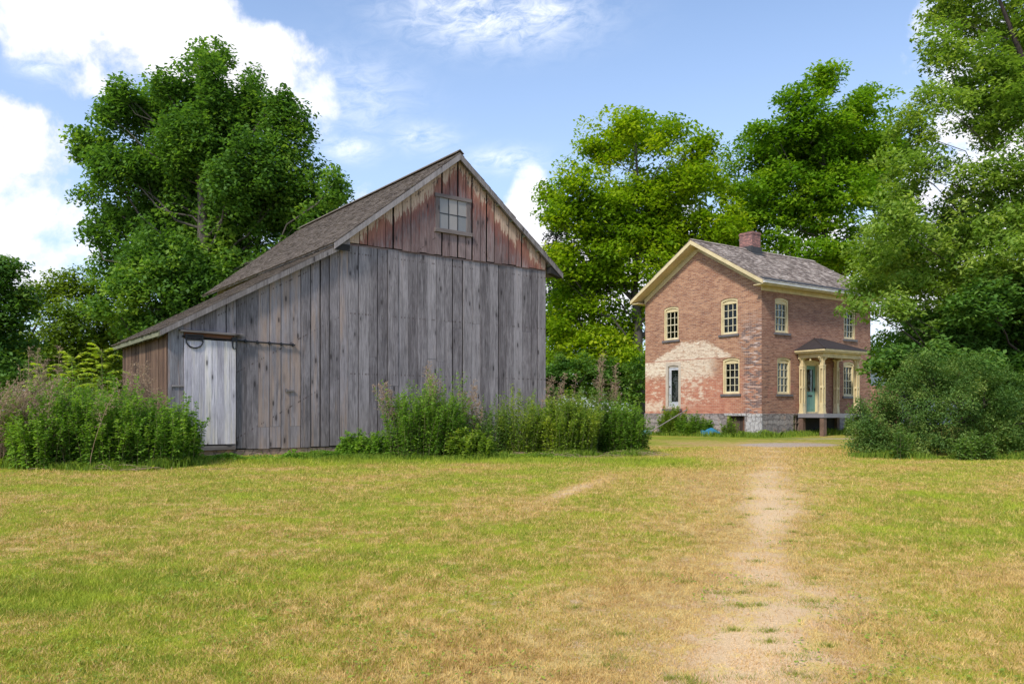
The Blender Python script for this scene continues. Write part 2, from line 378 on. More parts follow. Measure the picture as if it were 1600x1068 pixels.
# ------------------------------------------------------------------ wood, brick and other materials
def wood(name, light, dark, warm=None, warmth=.0, grain=.6, gable=False, rough=.85):
    def fn(t):
        w = t.attr('wc', True); r = t.attr('rnd')
        lo = t.noise(t.scale(w, (5, 5, .5)), 1.4, 4, .6, .4)
        g1 = t.noise(t.scale(w, (42, 42, 1.1)), 1.6, 5, .65, .25)
        g2 = t.noise(t.scale(w, (150, 150, 2.5)), 1.5, 3, .6)
        swirl = t.noise(t.scale(w, (14, 14, 1.6)), 1.2, 3, .5, 2.2)
        v = t.vor(t.scale(w, (3.3, 1, 1.0)), 1.5)
        knot = 1.0-v.step(.07, .15); ring = (1.0-v.step(.15, .34)); crack = t.noise(t.scale(w, (60, 60, .40)), 1.5, 4, .6).step(.595, .64)
        c = t.mix((g1*.6+lo*.4+(r-.5)*.26+(swirl-.5)*.45).step(.24, .70), dark, light)
        if warm: c = t.mix(((t.noise(t.scale(w, (7, 7, .5)), 1.3, 4, .6)+(r-.5)*.28)).step(.60-warmth, .85-warmth)*(.25+warmth*3.), c, warm)
        if gable:      # flaking red paint, worn away low on the boards and bare pale wood up under the rake
            d = t.attr('ex')
            jag = t.noise(t.scale(w, (16, 16, 2.0)), 1.2, 4, .65)
            red = t.mix(g1.step(.3, .7), (.17, .052, .04), (.26, .10, .075))
            mred = ((jag*.62+g1*.4)+d.lin(.2, 1.7, .16, -.07)).step(.49, .66)*.82
            c = t.mix(mred, c, red)
            pale = t.mix(g1.step(.3, .7), (.46, .32, .235), (.58, .43, .32))
            mp = 1.0-(d+(jag-.5)*1.3+(r-.5)*.4).step(.30, .42)
            c = t.mix(mp, c, pale)
            orange = (1.0-(d+(jag-.5)*1.5).step(.42, .85))*(1.0-mp)*.7
            c = t.mix(orange, c, (.34, .15, .10))
        c = t.bright(c, g2.lin(.25, .75, .86, 1.12))
        c = t.bright(c, g1.step(.20, .46).lin(0, 1, .66, 1))
        zz = t.xyz(t.attr('wc', True))
        c = t.bright(c, t.noise(t.scale(w, (3, 3, .9)), .8, 4, .65).lin(.3, .7, .78, 1.16))
        c = t.bright(c, 1.0-ring*(swirl-.25)*.8)
        ex = t.attr('ex'); nf = ((((ex*.625)._m('FRACT')-.15).abs())*1.6); nail = (1.0-nf.step(.012, .03))*t.noise(t.scale(w, (22, 22, .01)), 1.3, 1).step(.56, .62)
        c = t.mix(nail*.75, c, (.07, .045, .04))
        c = t.mix(crack*.7, c, (.05, .042, .042))
        c = t.mix(knot*.85, c, (.035, .028, .028))
        return c, (g1*.6+g2*.4+v*.2, grain, .008)
    return mat(name, fn, rough, .2)
M_grey = wood('weathered_grey_boards', (.34, .305, .308), (.12, .103, .106), (.34, .25, .20), .0)
M_leanto = wood('weathered_grey_boards_warm', (.30, .265, .27), (.11, .096, .098), (.42, .27, .17), .07)
M_gable = wood('flaking_red_painted_boards', (.30, .225, .215), (.14, .09, .085), None, 0, .6, True)
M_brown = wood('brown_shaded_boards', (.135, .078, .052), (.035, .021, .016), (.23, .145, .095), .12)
M_door = wood('bleached_white_door_boards', (.66, .61, .64), (.38, .345, .38), (.68, .60, .47), .12)
M_trim = wood('grey_trim_boards', (.31, .275, .265), (.17, .145, .135))
M_trimdk = wood('mossy_trim_boards', (.24, .24, .15), (.12, .12, .08))
M_rust = wood('rusty_brown_header', (.26, .12, .07), (.09, .05, .04))
def shingle_mat(name, light, dark, streak=None):
    def fn(t):
        w = t.attr('wc', True); r = t.attr('rnd'); P = t.pos()
        g = t.noise(t.scale(w, (60, 60, 4)), 1.5, 4, .6); lo = t.noise(P, 1.3, 4, .6)
        c = t.mix((r*.62+g*.3+(lo-.5)*.7+.05).clamp(), dark, light)
        if streak: c = t.mix((lo*.6+t.noise(w, .9, 3)*.5+(r-.5)*.25).step(.52, .70), c, streak)
        c = t.mix(t.noise(P, 4, 4, .6).step(.62, .75)*.5, c, (.13, .12, .055))
        return t.bright(c, g.lin(.3, .7, .8, 1.15)), (g, .5, .01)
    return mat(name, fn, .9, .15)
M_shingle = shingle_mat('old_wood_shingles', (.23, .185, .15), (.065, .05, .04))
M_shingle2 = shingle_mat('house_wood_shingles', (.34, .27, .225), (.12, .093, .078), (.45, .375, .32))
M_porchroof = shingle_mat('dark_porch_shingles', (.075, .06, .058), (.03, .025, .025))
def paint(name, c, var=.1, rough=.55):
    def fn(t):
        P = t.pos(); n = t.noise(P, 3, 5, .6); n2 = t.noise(P, 40, 3)
        d = tuple(q*(1-var*2.2) for q in c)
        return t.mix((n*.6+n2*.4).step(.3, .68), d, c), (n2, .15, .005)
    return mat(name, fn, rough, .35)
M_cream = paint('cream_yellow_paint', (.74, .60, .34), .14)
M_sash = paint('pale_sash_paint', (.70, .62, .42), .1)
M_white = paint('white_paint', (.52, .53, .57), .15)
M_putty = paint('putty_door_surround', (.58, .49, .40), .12)
M_gutter = paint('white_metal_gutter', (.70, .67, .62), .15, .6)
M_greyboard = paint('grey_porch_floor_paint', (.25, .24, .26), .1)
M_teal = paint('faded_green_door_paint', (.19, .36, .285), .12)
M_slate = paint('grey_stone_sill', (.17, .15, .155), .2)
M_flash = paint('grey_metal_flashing', (.06, .06, .06), .15, .7)
M_iron = paint('black_iron', (.022, .022, .026), .2, .5)
M_dark = paint('shade_black', (.03, .027, .025), .2, .9)  # near-black: unlit rooms and shade under parts are put into this colour
M_pier = paint('brown_wood_pier', (.21, .13, .095), .25, .8)
M_blue = paint('blue_plastic', (.05, .27, .50), .15, .4)
def brick_mat(name, front):
    def fn(t):
        w = t.attr('wc', True); u, _, z = t.xyz(w)
        wob = t.noise(w, 3, 3)
        v = t.comb(u, z+(wob-.5)*.02, 0)
        b = t.new('ShaderNodeTexBrick', offset=.5); t.link(v, b.inputs['Vector'])
        b.inputs['Scale'].default_value = 1; b.inputs['Brick Width'].default_value = .215; b.inputs['Row Height'].default_value = .072
        b.inputs['Mortar Size'].default_value = .007; b.inputs['Mortar Smooth'].default_value = .3; b.inputs['Bias'].default_value = 0
        b.inputs['Color1'].default_value = (0, 0, 0, 1); b.inputs['Color2'].default_value = (1, 1, 1, 1); b.inputs['Mortar'].default_value = (.5, .5, .5, 1)
        br = X(t.nt, b.outputs['Color']); mortar = X(t.nt, b.outputs['Fac'])
        # clumps of darker and paler bricks, stretched along the courses
        hs = t.noise(t.comb(u*1.0, 0.0, z*7.), 1.7, 5, .65); lo = t.noise(w, .9, 4, .6); md = t.noise(t.comb(u, 0, z*2.5), 3.2, 4, .6)
        if front:
            base = t.mix((br*.35+md*.65+(lo-.5)*.5).step(.25, .75), (.285, .13, .078), (.50, .275, .165))
        else:
            base = t.mix((br*.35+md*.65+(lo-.5)*.5).step(.25, .75), (.25, .11, .074), (.42, .225, .15))
        base = t.mix((br*.35+hs*.65).step(.60, .70)*.6, base, (.12, .055, .05))
        base = t.mix(hs.step(.55, .66)*.7, base, (.12, .055, .05))
        base = t.mix((1.0-hs.step(.27, .38))*.7, base, (.62, .38, .25))
        if front:
            red = t.mix(md.step(.3, .7), (.42, .115, .07), (.62, .27, .17))
            base = t.mix((z+(lo-.5)*1.6).step(2.2, 3.3)._m('SUBTRACT', 1)._m('MULTIPLY', -.75)*(1.0-(u+(lo-.5)).step(4.8, 6.0)*.5), base, red)
            # edge of cream plaster and limewash left by a lost porch
            jag = (t.noise(t.comb(u*1.2, 0, z*2.8), 3.2, 8, .75)-.5)*2.6
            arch = (((u-.5)*.42+3.52).min(4.32)).min((5.45-u)*.5+3.52)
            A = (arch-z+jag*.35).step(-.02, .10)*(z-3.46).step(0, .02)
            bot = ((u-1.35).step(0, .2)*(-.22)+2.74)+(u-3.6).step(-.9, .9)*.15
            B = (z-bot+jag*.75).step(-.12, .12)*(3.455-z).step(0, .01)*(4.6-u).step(-.1, .7)
            Cc = (z-1.0+jag*.3).step(.0, .14)*(1.6-z+jag*.5).step(0, .14)*(1.22-u+jag*.3).step(0, .12)
            scat = (t.noise(t.comb(u, 0, z*2.8), 2.3, 6, .72)+((1.0-(u-3.0).abs().step(0, 1.3))*.07)).step(.52, .62)*(3.4-z).step(0, .6)*(z-1.05).step(0, .6)*(5.5-u).step(0, 1.2)*.75
            holes = (t.noise(t.comb(u, 0, z*3), 3.0, 7, .75)).step(.505, .58)*.9
            thin = (u-1.3).step(0, .3)*.35*t.noise(t.comb(u, 0, z*4), 3, 5, .7).step(.42, .6)
            m = ((A.max(B)*(1.0-thin)).max(Cc*.8).max(scat))*(1.0-holes*.8)
            cream = t.mix(t.noise(w, 7, 4, .6).step(.35, .7), (.80, .70, .55), (.72, .56, .42))
            base = t.mix(m, base, cream)
            line = (1.0-(z-3.475).abs().step(.015, .035))*(u-.1).step(0, .1)*(4.7-u).step(0, .3)*.7
            base = t.mix(line, base, (.42, .17, .12))
            # sooty, patched corner
            pc = (u-5.75+(lo-.5)*1.6).step(0, .4)*(5.6-z).step(0, 1.2)
            base = t.mix(pc*(br*.4+hs*.6).step(.46, .56)*.85, base, (.12, .085, .09))
            base = t.mix(pc*(1.0-hs.step(.40, .48))*.8, base, (.62, .48, .43))
        else:
            pc = (1.15-u+(lo-.5)*1.2).step(0, .6)*(5-z).step(0, 2.)
            base = t.mix(pc*hs.step(.5, .6)*.7, base, (.10, .05, .05))
            pk = (t.noise(w, 1.3, 3)).step(.55, .68)*(3.6-z).step(0, 1.)
            base = t.mix(pk*.5, base, (.40, .13, .10))
        base = t.mix(mortar*.75, base, (.50, .40, .33) if front else (.36, .28, .23))
        fine = t.noise(w, 60, 3)
        return t.bright(base, fine.lin(.3, .7, .85, 1.12)), ((1.0-mortar)*.8+fine*.4+hs*.4, .7, .012)
    return mat(name, fn, .9, .15)
M_brickf = brick_mat('painted_and_worn_brick', True)
M_bricks = brick_mat('brown_red_brick', False)
def stone_mat(name, light, dark, warm):
    def fn(t):
        w = t.attr('wc', True); u, d, z = t.xyz(w)
        wb = t.noise(w, 1.6, 3); wb2 = t.noise(w, 3.1, 3)
        b = t.new('ShaderNodeTexBrick', offset=.37, offset_frequency=2, squash=.62, squash_frequency=3)
        t.link(t.comb(u+d+(wb-.5)*.8, z+(wb2-.5)*.42, 0), b.inputs['Vector'])
        b.inputs['Scale'].default_value = 1; b.inputs['Brick Width'].default_value = .62; b.inputs['Row Height'].default_value = .235
        b.inputs['Mortar Size'].default_value = .016; b.inputs['Mortar Smooth'].default_value = .6
        b.inputs['Color1'].default_value = (0, 0, 0, 1); b.inputs['Color2'].default_value = (1, 1, 1, 1); b.inputs['Mortar'].default_value = (.4, .4, .4, 1)
        br = X(t.nt, b.outputs['Color']); mo = X(t.nt, b.outputs['Fac']); e = (1.0-mo)*.08
        n = t.noise(w, 9, 5, .65); n5 = t.noise(w, 2.2, 4, .6)
        c = t.mix((br*.45+n*.6+(n5-.5)*.8).clamp(), dark, light); c = t.mix(n5.step(.52, .66)*.6, c, warm)
        c = t.mix(t.noise(w, 1.7, 2).step(.64, .68)*.6, c, (.12, .11, .12))
        c = t.mix(mo*.6, c, (.13, .10, .09))
        return t.bright(c, n.lin(.3, .7, .8, 1.15)), (e.step(0, .08)+n*.4, .9, .04)
    return mat(name, fn, .95, .15)
M_stone = stone_mat('rubble_stone_footing', (.42, .37, .345), (.15, .13, .13), (.40, .27, .20))
M_quoin = stone_mat('pale_corner_stone', (.56, .53, .52), (.36, .34, .34), (.52, .43, .38))
M_found = stone_mat('pinkish_foundation_stone', (.42, .30, .23), (.20, .15, .12), (.46, .28, .20))
def glass_mat(name, tint, refl=.22):
    m = bpy.data.materials.new(name); m.use_nodes = True; t = NT(m.node_tree); N = m.node_tree.nodes
    N.remove(N['Principled BSDF']); out = N['Material Output']
    tr = t.new('ShaderNodeBsdfTransparent'); tr.inputs[0].default_value = (*tint, 1)
    gl = t.new('ShaderNodeBsdfGlossy'); gl.inputs['Roughness'].default_value = .03; gl.inputs[0].default_value = (.9, .9, .9, 1)
    bu = t.new('ShaderNodeBump'); bu.inputs['Strength'].default_value = .25; bu.inputs['Distance'].default_value = .01
    t.link(t.noise(t.pos(), 4, 2), bu.inputs['Height']); t.link(bu.outputs[0], gl.inputs['Normal'])
    lw = t.new('ShaderNodeLayerWeight'); lw.inputs[0].default_value = .3
    mx = t.new('ShaderNodeMixShader'); t.link(X(t.nt, lw.outputs['Fresnel'])*.35+.008, mx.inputs[0])
    t.link(tr.outputs[0], mx.inputs[1]); t.link(gl.outputs[0], mx.inputs[2]); t.link(mx.outputs[0], out.inputs[0])
    return m
M_glass = glass_mat('old_window_glass', (.6, .62, .6))
def dusty(t):
    r = t.attr('rnd'); n = t.noise(t.pos(), 5, 3)
    return t.mix((r*.8+n*.3).clamp(), (.17, .175, .18), (.33, .29, .26))
M_dusty = mat('dusty_barn_window_panes', dusty, .35, .5)
M_bark = mat('grey_bark', lambda t: (t.mix(t.noise(t.scale(t.pos(), (6, 6, 1.5)), 2, 5, .6), (.05, .042, .035), (.15, .13, .11)), (t.noise(t.scale(t.pos(), (10, 10, 2)), 3, 4), .8, .03)), .95, .1)
M_barkdk = mat('dark_bark', lambda t: (t.mix(t.noise(t.scale(t.pos(), (6, 6, 1.5)), 2, 5, .6), (.035, .027, .025), (.10, .075, .068)), (t.noise(t.scale(t.pos(), (10, 10, 2)), 3, 4), .8, .03)), .95, .1)

# ------------------------------------------------------------------ shingled roof plane
def shingles(mb, o, u, v, L, S, expo=.16, width=.14, th=.022, trim=None):
    """o: eave corner, u: unit vector along the eave, v: unit vector up the slope"""
    o, u, v = (np.asarray(q, float) for q in (o, u, v)); n = np.cross(u, v); n /= np.linalg.norm(n)
    if n[2] < 0: n = -n
    rows = int(S/expo)+1
    for i in range(rows):
        s0 = i*expo-.02; x = -random.random()*width
        while x < L:
            w = width*random.uniform(.6, 1.35); a = max(x, 0); b = min(x+w-.004, L)
            if b-a > .02:
                l = min(expo*1.45, S-s0+.02)
                lift = th*random.uniform(.9, 1.5); off = random.uniform(-.012, .012)
                if l > .05: mb.box(o+u*a+v*(s0+off)+n*(lift*.35), u*(b-a), n*lift-0*v, v*l-n*lift*.65)
            x += w
# ------------------------------------------------------------------ BARN
BYAW = .6417
barn = empty('barn', (-4.3566, 20.9558, 0), BYAW, 'large weathered grey board barn with a lean-to and flaking red gable', 'barn')
BW, BD, LW, LD = 6.74, 11.47, 4.49, 5.02
sm, sl = .79, .57
def zmain(x): return 8.42-sm*abs(x-BW/2)
def zlean(x): return 2.95+sl*(x+LW)
def boards(mb, x0, x1, zb, ztop, y=0., wmin=.24, wmax=.38, th=.025, gap=.017, joints=.3, skip=None, exf=None, side=None, lowj=None):
    x = x0
    while x < x1-.02:
        w = random.uniform(wmin, wmax)
        if x1-(x+w) < wmin*.7: w = x1-x
        g = gap*random.choice([.25, .5, .8, 1.1, 1.5, 2.4]); a, b = x, x+w-g
        z0 = zb(x)+random.uniform(-.02, .02) if callable(zb) else zb+random.uniform(-.015, .015)
        if skip:
            for (s0, s1, top) in skip:
                if a+w*.5 > s0 and a+w*.5 < s1: z0 = top
        segs = [z0]
        if joints and random.random() < joints: segs.append(z0+random.choice([1.7, 2.4, 3.1, 3.4, 3.5])+random.uniform(-.1, .1))
        elif lowj and random.random() < lowj: segs.append(.70+random.uniform(-.01, .01))
        zt0, zt1 = ztop(a), ztop(b)
        segs = [q for q in segs if q < min(zt0, zt1)-.4] or [z0]
        yy = y-random.uniform(0, .012); off = np.array([random.uniform(0, 60), random.uniform(0, 60), random.uniform(0, 60)])
        r0 = random.random()
        for k, s in enumerate(segs):
            last = k == len(segs)-1
            t0, t1 = (zt0, zt1) if last else (segs[k+1]-.004,)*2
            dyy = yy-random.uniform(0, .006)*k
            # the peak of the gable may fall inside a board
            P = [(a, s), (b, s), (b, t1), (a, t0)]
            if last and a < BW/2 < b and ztop is zmain: P = [(a, s), (b, s), (b, t1), (BW/2, ztop(BW/2)), (a, t0)]
            n = len(P)
            V = [(p, dyy-th, q) for p, q in P]+[(p, dyy, q) for p, q in P]
            if side is not None: V = [side(v) for v in V]
            F = [tuple(range(n)), tuple(range(2*n-1, n-1, -1))]+[(i, i+n, (i+1) % n+n, (i+1) % n) for i in range(n)]
            W = [(off[0]+p+k*7, off[1]+(0 if i < n else th), off[2]+q) for i, (p, q) in enumerate(P+P)]
            ex = [ztop(p)-q for p, q in P+P]
            mb.add(V, F, W, min(1, max(0, r0+random.uniform(-.25, .25)*k)), ex)
        x += w
random.seed(11)
m = MB(); boards(m, 0, BW, lambda x: .15+.004*x, lambda x: 5.52, 0, .26, .36, joints=.28); m.build('front_siding', M_grey, barn)
random.seed(5)
m = MB(); boards(m, -LW, 0, lambda x: .17, lambda x: zlean(x)+.03, 0, .22, .31, joints=.0, skip=[(-4.4, -3.08, 2.8)], lowj=.5); m.build('lean_to_siding', M_leanto, barn)
random.seed(23)
m = MB(); boards(m, 0.02, BW-.02, lambda x: 5.535, zmain, -.045, .23, .30, gap=.026, joints=0)
m.bx(0.02, BW-.02, -.04, -.012, 5.49, 5.53, grain='x', ex=9.); m.build('gable_siding', M_gable, barn)
# side and rear walls
m = MB(); sd = lambda v: (BW-v[1], v[0], v[2])
boards(m, 0, BD, lambda x: .15, lambda x: 5.7, 0, side=sd, joints=0)
boards(m, 0, BW, lambda x: .15, zmain, 0, side=lambda v: (v[0], BD-v[1], v[2]), joints=0)
boards(m, LD, BD, lambda x: .15, lambda x: 5.7, 0, side=lambda v: (v[1], v[0], v[2]), joints=0)
boards(m, 0, LD, lambda x: 4.9, lambda x: 5.72, 0, side=lambda v: (v[1], v[0], v[2]), joints=0)
m.build('side_siding', M_grey, barn)
random.seed(3)
m = MB(); boards(m, 0, LD, lambda x: .1, lambda x: 2.98, 0, .2, .34, side=lambda v: (-LW+v[1], v[0], v[2]), joints=0)
boards(m, -LW, 0, lambda x: .17, lambda x: zlean(x)+.03, 0, side=lambda v: (v[0], LD-v[1], v[2]), joints=0)
m.build('lean_to_side_siding', M_brown, barn)
# near-black sheets standing in for the unlit barn interior behind the board gaps
m = MB(); m.prism([(.03, .1), (BW-.03, .1), (BW-.03, 5.7), (BW/2, 8.33), (.03, 5.7)], .03, .05)
m.prism([(-LW+.03, .12), (0, .12), (0, 5.4), (-LW+.03, 2.9)], .03, .05); m.build('gap_shade_sheets', M_dark, barn)
m = MB(); m.bx(-LW-.01, -LW+.33, -.055, -.028, .12, zlean(-LW)+.12, .35, ex=0); m.build('corner_board', wood('corner_post_board', (.34, .32, .33), (.17, .155, .16), (.42, .22, .12), .1), barn)
m = MB(); m.bx(-LW+.03, BW-.03, -.0, .25, -.1, .15, grain='x'); m.bx(BW-.25, BW-.0, .25, BD, -.1, .15, grain='y'); m.bx(-LW, -LW+.25, .25, LD, -.1, .12, grain='y')
m.build('foundation', M_found, barn)
# roofs
def roof_slab(mb, x0, z0, x1, z1, y0, y1, t=.05):
    mb.prism([(x0, z0), (x1, z1), (x1, z1-t), (x0, z0-t)], y0, y1)
OF = .27
top = lambda x: 8.54-sm*abs(x-BW/2)
m = MB()
for sgn in (-1, 1):
    xe = BW/2+sgn*(BW/2+.49)
    roof_slab(m, xe, top(xe)-.035, BW/2, top(BW/2)-.035, -OF+.03, BD+.24)
deck = m.build('roof', M_trim, barn)
m = MB(); random.seed(2)
cs, sn = 1/math.hypot(1, sm), sm/math.hypot(1, sm)
S = (BW/2+.5)/cs
shingles(m, (-.51, BD+.26, top(-.51)-.03), (0, -1, 0), (cs, 0, sn), BD+.26+OF, S, .15, .15, .02)
shingles(m, (BW+.51, -OF, top(-.51)-.03), (0, 1, 0), (-cs, 0, sn), BD+.26+OF, S, .3, .3, .02)
m.bar((BW/2-.07, -OF, 8.56), (BW/2-.07, BD+.26, 8.56), .18, .02, up=(-sn, 0, cs)); m.bar((BW/2+.07, -OF, 8.565), (BW/2+.07, BD+.26, 8.565), .18, .02, up=(sn, 0, cs))
m.build('shingles', M_shingle, deck)
m = MB(); 
for sgn in (-1, 1):
    xe = BW/2+sgn*(BW/2+.50); xm = BW/2+sgn*.0
    zz = lambda x: top(x)-.05
    m.prism([(xe, zz(xe)), (xm, zz(BW/2)), (xm, zz(BW/2)-.17), (xe, zz(xe)-.15)], -OF-.03, -OF+.0)
m.build('rake_board', M_trim, barn)
m = MB()
for k in range(7):       # lookout blocks under the right rake
    x = BW/2+.45+k*.5; z = zmain(x); m = MB(); m.bx(x-.035, x+.035, -OF, -.03, z-.05, z+.02, grain='y'); m.build('rafter_end', M_trimdk, barn)
for k in range(6):
    x = BW/2-.6-k*.5; z = zmain(x); m = MB(); m.bx(x-.035, x+.035, -OF, -.03, z-.05, z+.02, grain='y'); m.build('rafter_end', M_trimdk, barn)
m = MB()
m.bx(-.05-.42, -.05, -.24, -.215, 5.28, 5.45, grain='x'); m.build('eave_shade_block', M_dark, barn); m = MB()  # near-black blocks; the shade under the eave tips is in their colour
m.prism([(BW+.03, 5.62), (BW+.49, 5.42), (BW+.47, 5.30), (BW+.03, 5.42)], -OF+.01, -.05); m.build('eave_shade_block', M_dark, barn)
# lean-to roof
ltop = lambda x: 3.085+sl*(x+LW)
m = MB(); roof_slab(m, -LW-.22, ltop(-LW-.22)-.03, -.03, ltop(-.03)-.03, -.19, LD+.2, .05); lroof = m.build('lean_to_roof', M_trimdk, barn)
m = MB(); cl_, sl_ = 1/math.hypot(1, sl), sl/math.hypot(1, sl); random.seed(9)
shingles(m, (-LW-.26, LD+.22, ltop(-LW-.26)-.02), (0, -1, 0), (cl_, 0, sl_), LD+.22+.2, (LW+.2)/cl_, .15, .15, .02); m.build('lean_to_shingles', M_shingle, lroof)
m = MB(); q = lambda x: ltop(x)-.03
m.prism([(-LW-.22, q(-LW-.22)), (-.035, q(-.035)), (-.035, q(-.035)-.155), (-LW-.22, q(-LW-.22)-.125)], -.22, -.19); m.build('lean_to_rake_board', M_trim, barn)
m = MB(); m.bx(-LW-.25, -LW-.222, -.19, LD+.2, q(-LW-.22)-.13, q(-LW-.22)+.01, grain='y')
for k in range(10): m.bar((-LW-.22, .1+k*.52, q(-LW-.22)-.11), (-LW+.1, .1+k*.52, q(-LW+.1)-.11), .06, .1)
m.build('eave_fascia', M_trimdk, barn)
# sliding door
dr = None
m = MB(); random.seed(8); x = -4.155
wd = [.16, .17, .13, .15, .14, .16, .12, .155]; k = 1.185/sum(wd)
for w in wd:
    m.bx(x, x+w*k-.003, -.095-random.uniform(0, .003), -.07, .30, 2.76+.012*random.random()); x += w*k
dr = m.build('sliding_door', M_door, barn); dr['label'] = 'bleached whitish board door'
for name, pts in (('round_hanger', [(-3.93+.19*math.cos(a), -.115, 2.74+.17*math.sin(a)) for a in np.linspace(math.pi, 2*math.pi, 14)]),
                  ('hanger', [(-3.05, -.115, 2.80), (-3.05, -.115, 2.66), (-3.035, -.115, 2.60), (-3.005, -.115, 2.572), (-2.975, -.115, 2.60), (-2.96, -.115, 2.66), (-2.96, -.115, 2.80)])):
    m = MB(); m.tube(pts, .018, 6)
    if name == 'round_hanger':
        for z in (2.745, 2.80, 2.85): m.bx(-4.135, -3.73, -.12, -.10, z, z+.035, grain='x')
        m.bx(-4.135, -4.10, -.118, -.098, 2.73, 2.89); m.bx(-3.765, -3.73, -.118, -.098, 2.73, 2.89)
    else: m.bx(-3.07, -2.94, -.12, -.10, 2.76, 2.87)
    m.build(name, M_iron, dr)
m = MB(); m.tube([(-4.2, -.085, 2.83), (-1.48, -.085, 2.76)], .02, 6)
for k in range(5): m.bx(-2.75+k*.3, -2.72+k*.3, -.10, -.03, 2.755-k*.008, 2.83-k*.008); m.tube([(-2.735+k*.3, -.12, 2.79-k*.008), (-2.735+k*.3, -.05, 2.79-k*.008)], .017, 6)
m.build('door_track', M_iron, barn)
m = MB(); m.bx(-4.15, -3.0, -.075, -.03, 2.80, 2.945, grain='x'); m.build('door_header', M_rust, barn)
m = MB(); m.box((-4.26, -.21, 2.93), (0, .19, .03), (0, -.005, .04), (1.46, 0, -.03)); m.build('ledge', M_trim, barn)
m = MB(); m.bx(-4.17, -2.97, -.085, -.03, .165, .27, grain='x'); m.build('door_sill', M_trim, barn)
m = MB(); m.bx(-4.42, -4.16, -.085, -.058, 1.655, 1.70, grain='x'); m.build('latch_bar', M_trim, barn)
m = MB(); m.bx(-1.72, -1.50, -.07, -.03, 1.585, 1.625, grain='x'); m.bx(-1.72, -1.68, -.075, -.03, 1.57, 1.66); m.build('door_stop', M_trim, barn)
# gable window
m = MB(); m.bx(2.66, 2.79, -.10, -.072, 6.30, 7.19); m.bx(3.71, 3.84, -.10, -.072, 6.30, 7.19); m.bx(2.63, 3.87, -.125, -.072, 7.19, 7.29, grain='x')
m.bx(2.62, 3.88, -.15, -.072, 6.19, 6.30, grain='x'); gw = m.build('window', wood('grey_brown_window_frame', (.23, .19, .175), (.13, .105, .10)), barn)
gw['label'] = 'six pane gable window with dusty glass'
m = MB()
for i in range(3):
    for j in range(2): m.bx(2.79+i*.3067, 3.0967+i*.3067, -.082, -.078, 6.30+j*.445, 6.745+j*.445, r=[[.1, .2, .75], [.2, .95, .85]][1-j][2-i] if False else [[.25, .8, .05], [.3, .95, .7]][j][i])
m.build('pane', M_dusty, gw)
m = MB()
for i in (1, 2): m.bx(2.79+i*.3067-.011, 2.79+i*.3067+.011, -.092, -.083, 6.30, 7.19)
m.bx(2.79, 3.71, -.0915, -.0835, 6.735, 6.757, grain='x'); m.build('muntin', M_iron, gw)

# ------------------------------------------------------------------ HOUSE
HYAW = -.9656
house = empty('brick_house', (6.6176, 39.2205, 0), HYAW, 'two storey red brick house with cream trim and shingled roof', 'house')
HW, HD = 6.9653, 8.18
def arch_poly(x0, x1, z0, z1, rise=.075, n=8):
    """opening with a low segmental arch; z1 is the crown"""
    w = (x1-x0)/2; pts = [(x0, z0), (x1, z0)]
    for i in range(n+1):
        a = 1-2*i/n; pts.append((x0+w+a*w, z1-rise*(a*a)))
    return pts
def front(p, d=0): return (p[0], d, p[1])             # local plane y = d
def sidef(p, d=0): return (HW-d, p[0], p[1])          # local plane x = HW - d
def wall(name, outer, holes, m, fr, depth=.18):
    mb = MB(); polys = [outer]+holes
    flat = [q for pl in polys for q in pl]
    tris = tessellate_polygon([[Vector((a, b, 0)) for a, b in pl] for pl in polys])
    mb.add([fr(q) for q in flat], [tuple(t) for t in tris], [(a, 0, b) for a, b in flat])
    for h in holes:
        n = len(h); mb.add([fr(q) for q in h]+[fr(q, depth) for q in h], [(i, (i+1) % n, (i+1) % n+n, i+n) for i in range(n)],
                           [(a, 0, b) for a, b in h]+[(a+depth, 0, b) for a, b in h])
    return mb.build(name, m, house, fixn=False)
winF = [(4.76, 5.70, 4.47, 6.07), (1.27, 2.22, 4.47, 6.07), (4.87, 5.80, 1.84, 3.43)]
winS = [(.90, 1.85, 4.47, 5.98), (5.98, 6.93, 4.45, 5.98), (1.05, 2.00, 1.82, 3.42), (5.95, 6.85, 1.77, 3.40)]
doorF = (1.38, 2.36, 1.20, 3.41); doorS = (2.98, 4.02, .98, 3.36)
gb = 8.45
outer = [(0, .97), (HW, .97), (HW, gb-.587*3.48), (HW/2, gb), (0, gb-.587*3.48)]
cellF = (5.15, 6.08)
wall('front_wall', outer, [arch_poly(*w) for w in winF]+[arch_poly(*doorF, rise=.045)], M_brickf, front)
wall('side_wall', [(0, .97), (HD, .97), (HD, 6.45), (0, 6.45)], [arch_poly(*w) for w in winS]+[arch_poly(*doorS)], M_bricks, sidef)
m = MB(); m.add([(0, HD, .97), (HW, HD, .97), (HW, HD, 6.4), (HW/2, HD, gb), (0, HD, 6.4)], [(0, 1, 2, 3, 4)], [(0, 0, .97), (HW, 0, .97), (HW, 0, 6.4), (HW/2, 0, gb), (0, 0, 6.4)])
m.add([(0, 0, .97), (0, HD, .97), (0, HD, 6.4), (0, 0, 6.4)], [(0, 1, 2, 3)], [(0, 0, .97), (HD, 0, .97), (HD, 0, 6.4), (0, 0, 6.4)])
m.build('rear_wall', M_bricks, house, fixn=False)
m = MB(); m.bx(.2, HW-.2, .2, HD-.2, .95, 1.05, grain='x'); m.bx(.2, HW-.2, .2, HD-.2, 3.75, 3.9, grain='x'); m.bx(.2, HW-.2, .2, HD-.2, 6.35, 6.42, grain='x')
m.bx(3.4, 3.5, .3, HD-.3, 1.05, 6.35); m.bx(.3, HW-.3, 3.0, 3.1, 1.05, 6.35); m.build('inner_floors', M_dark, house)
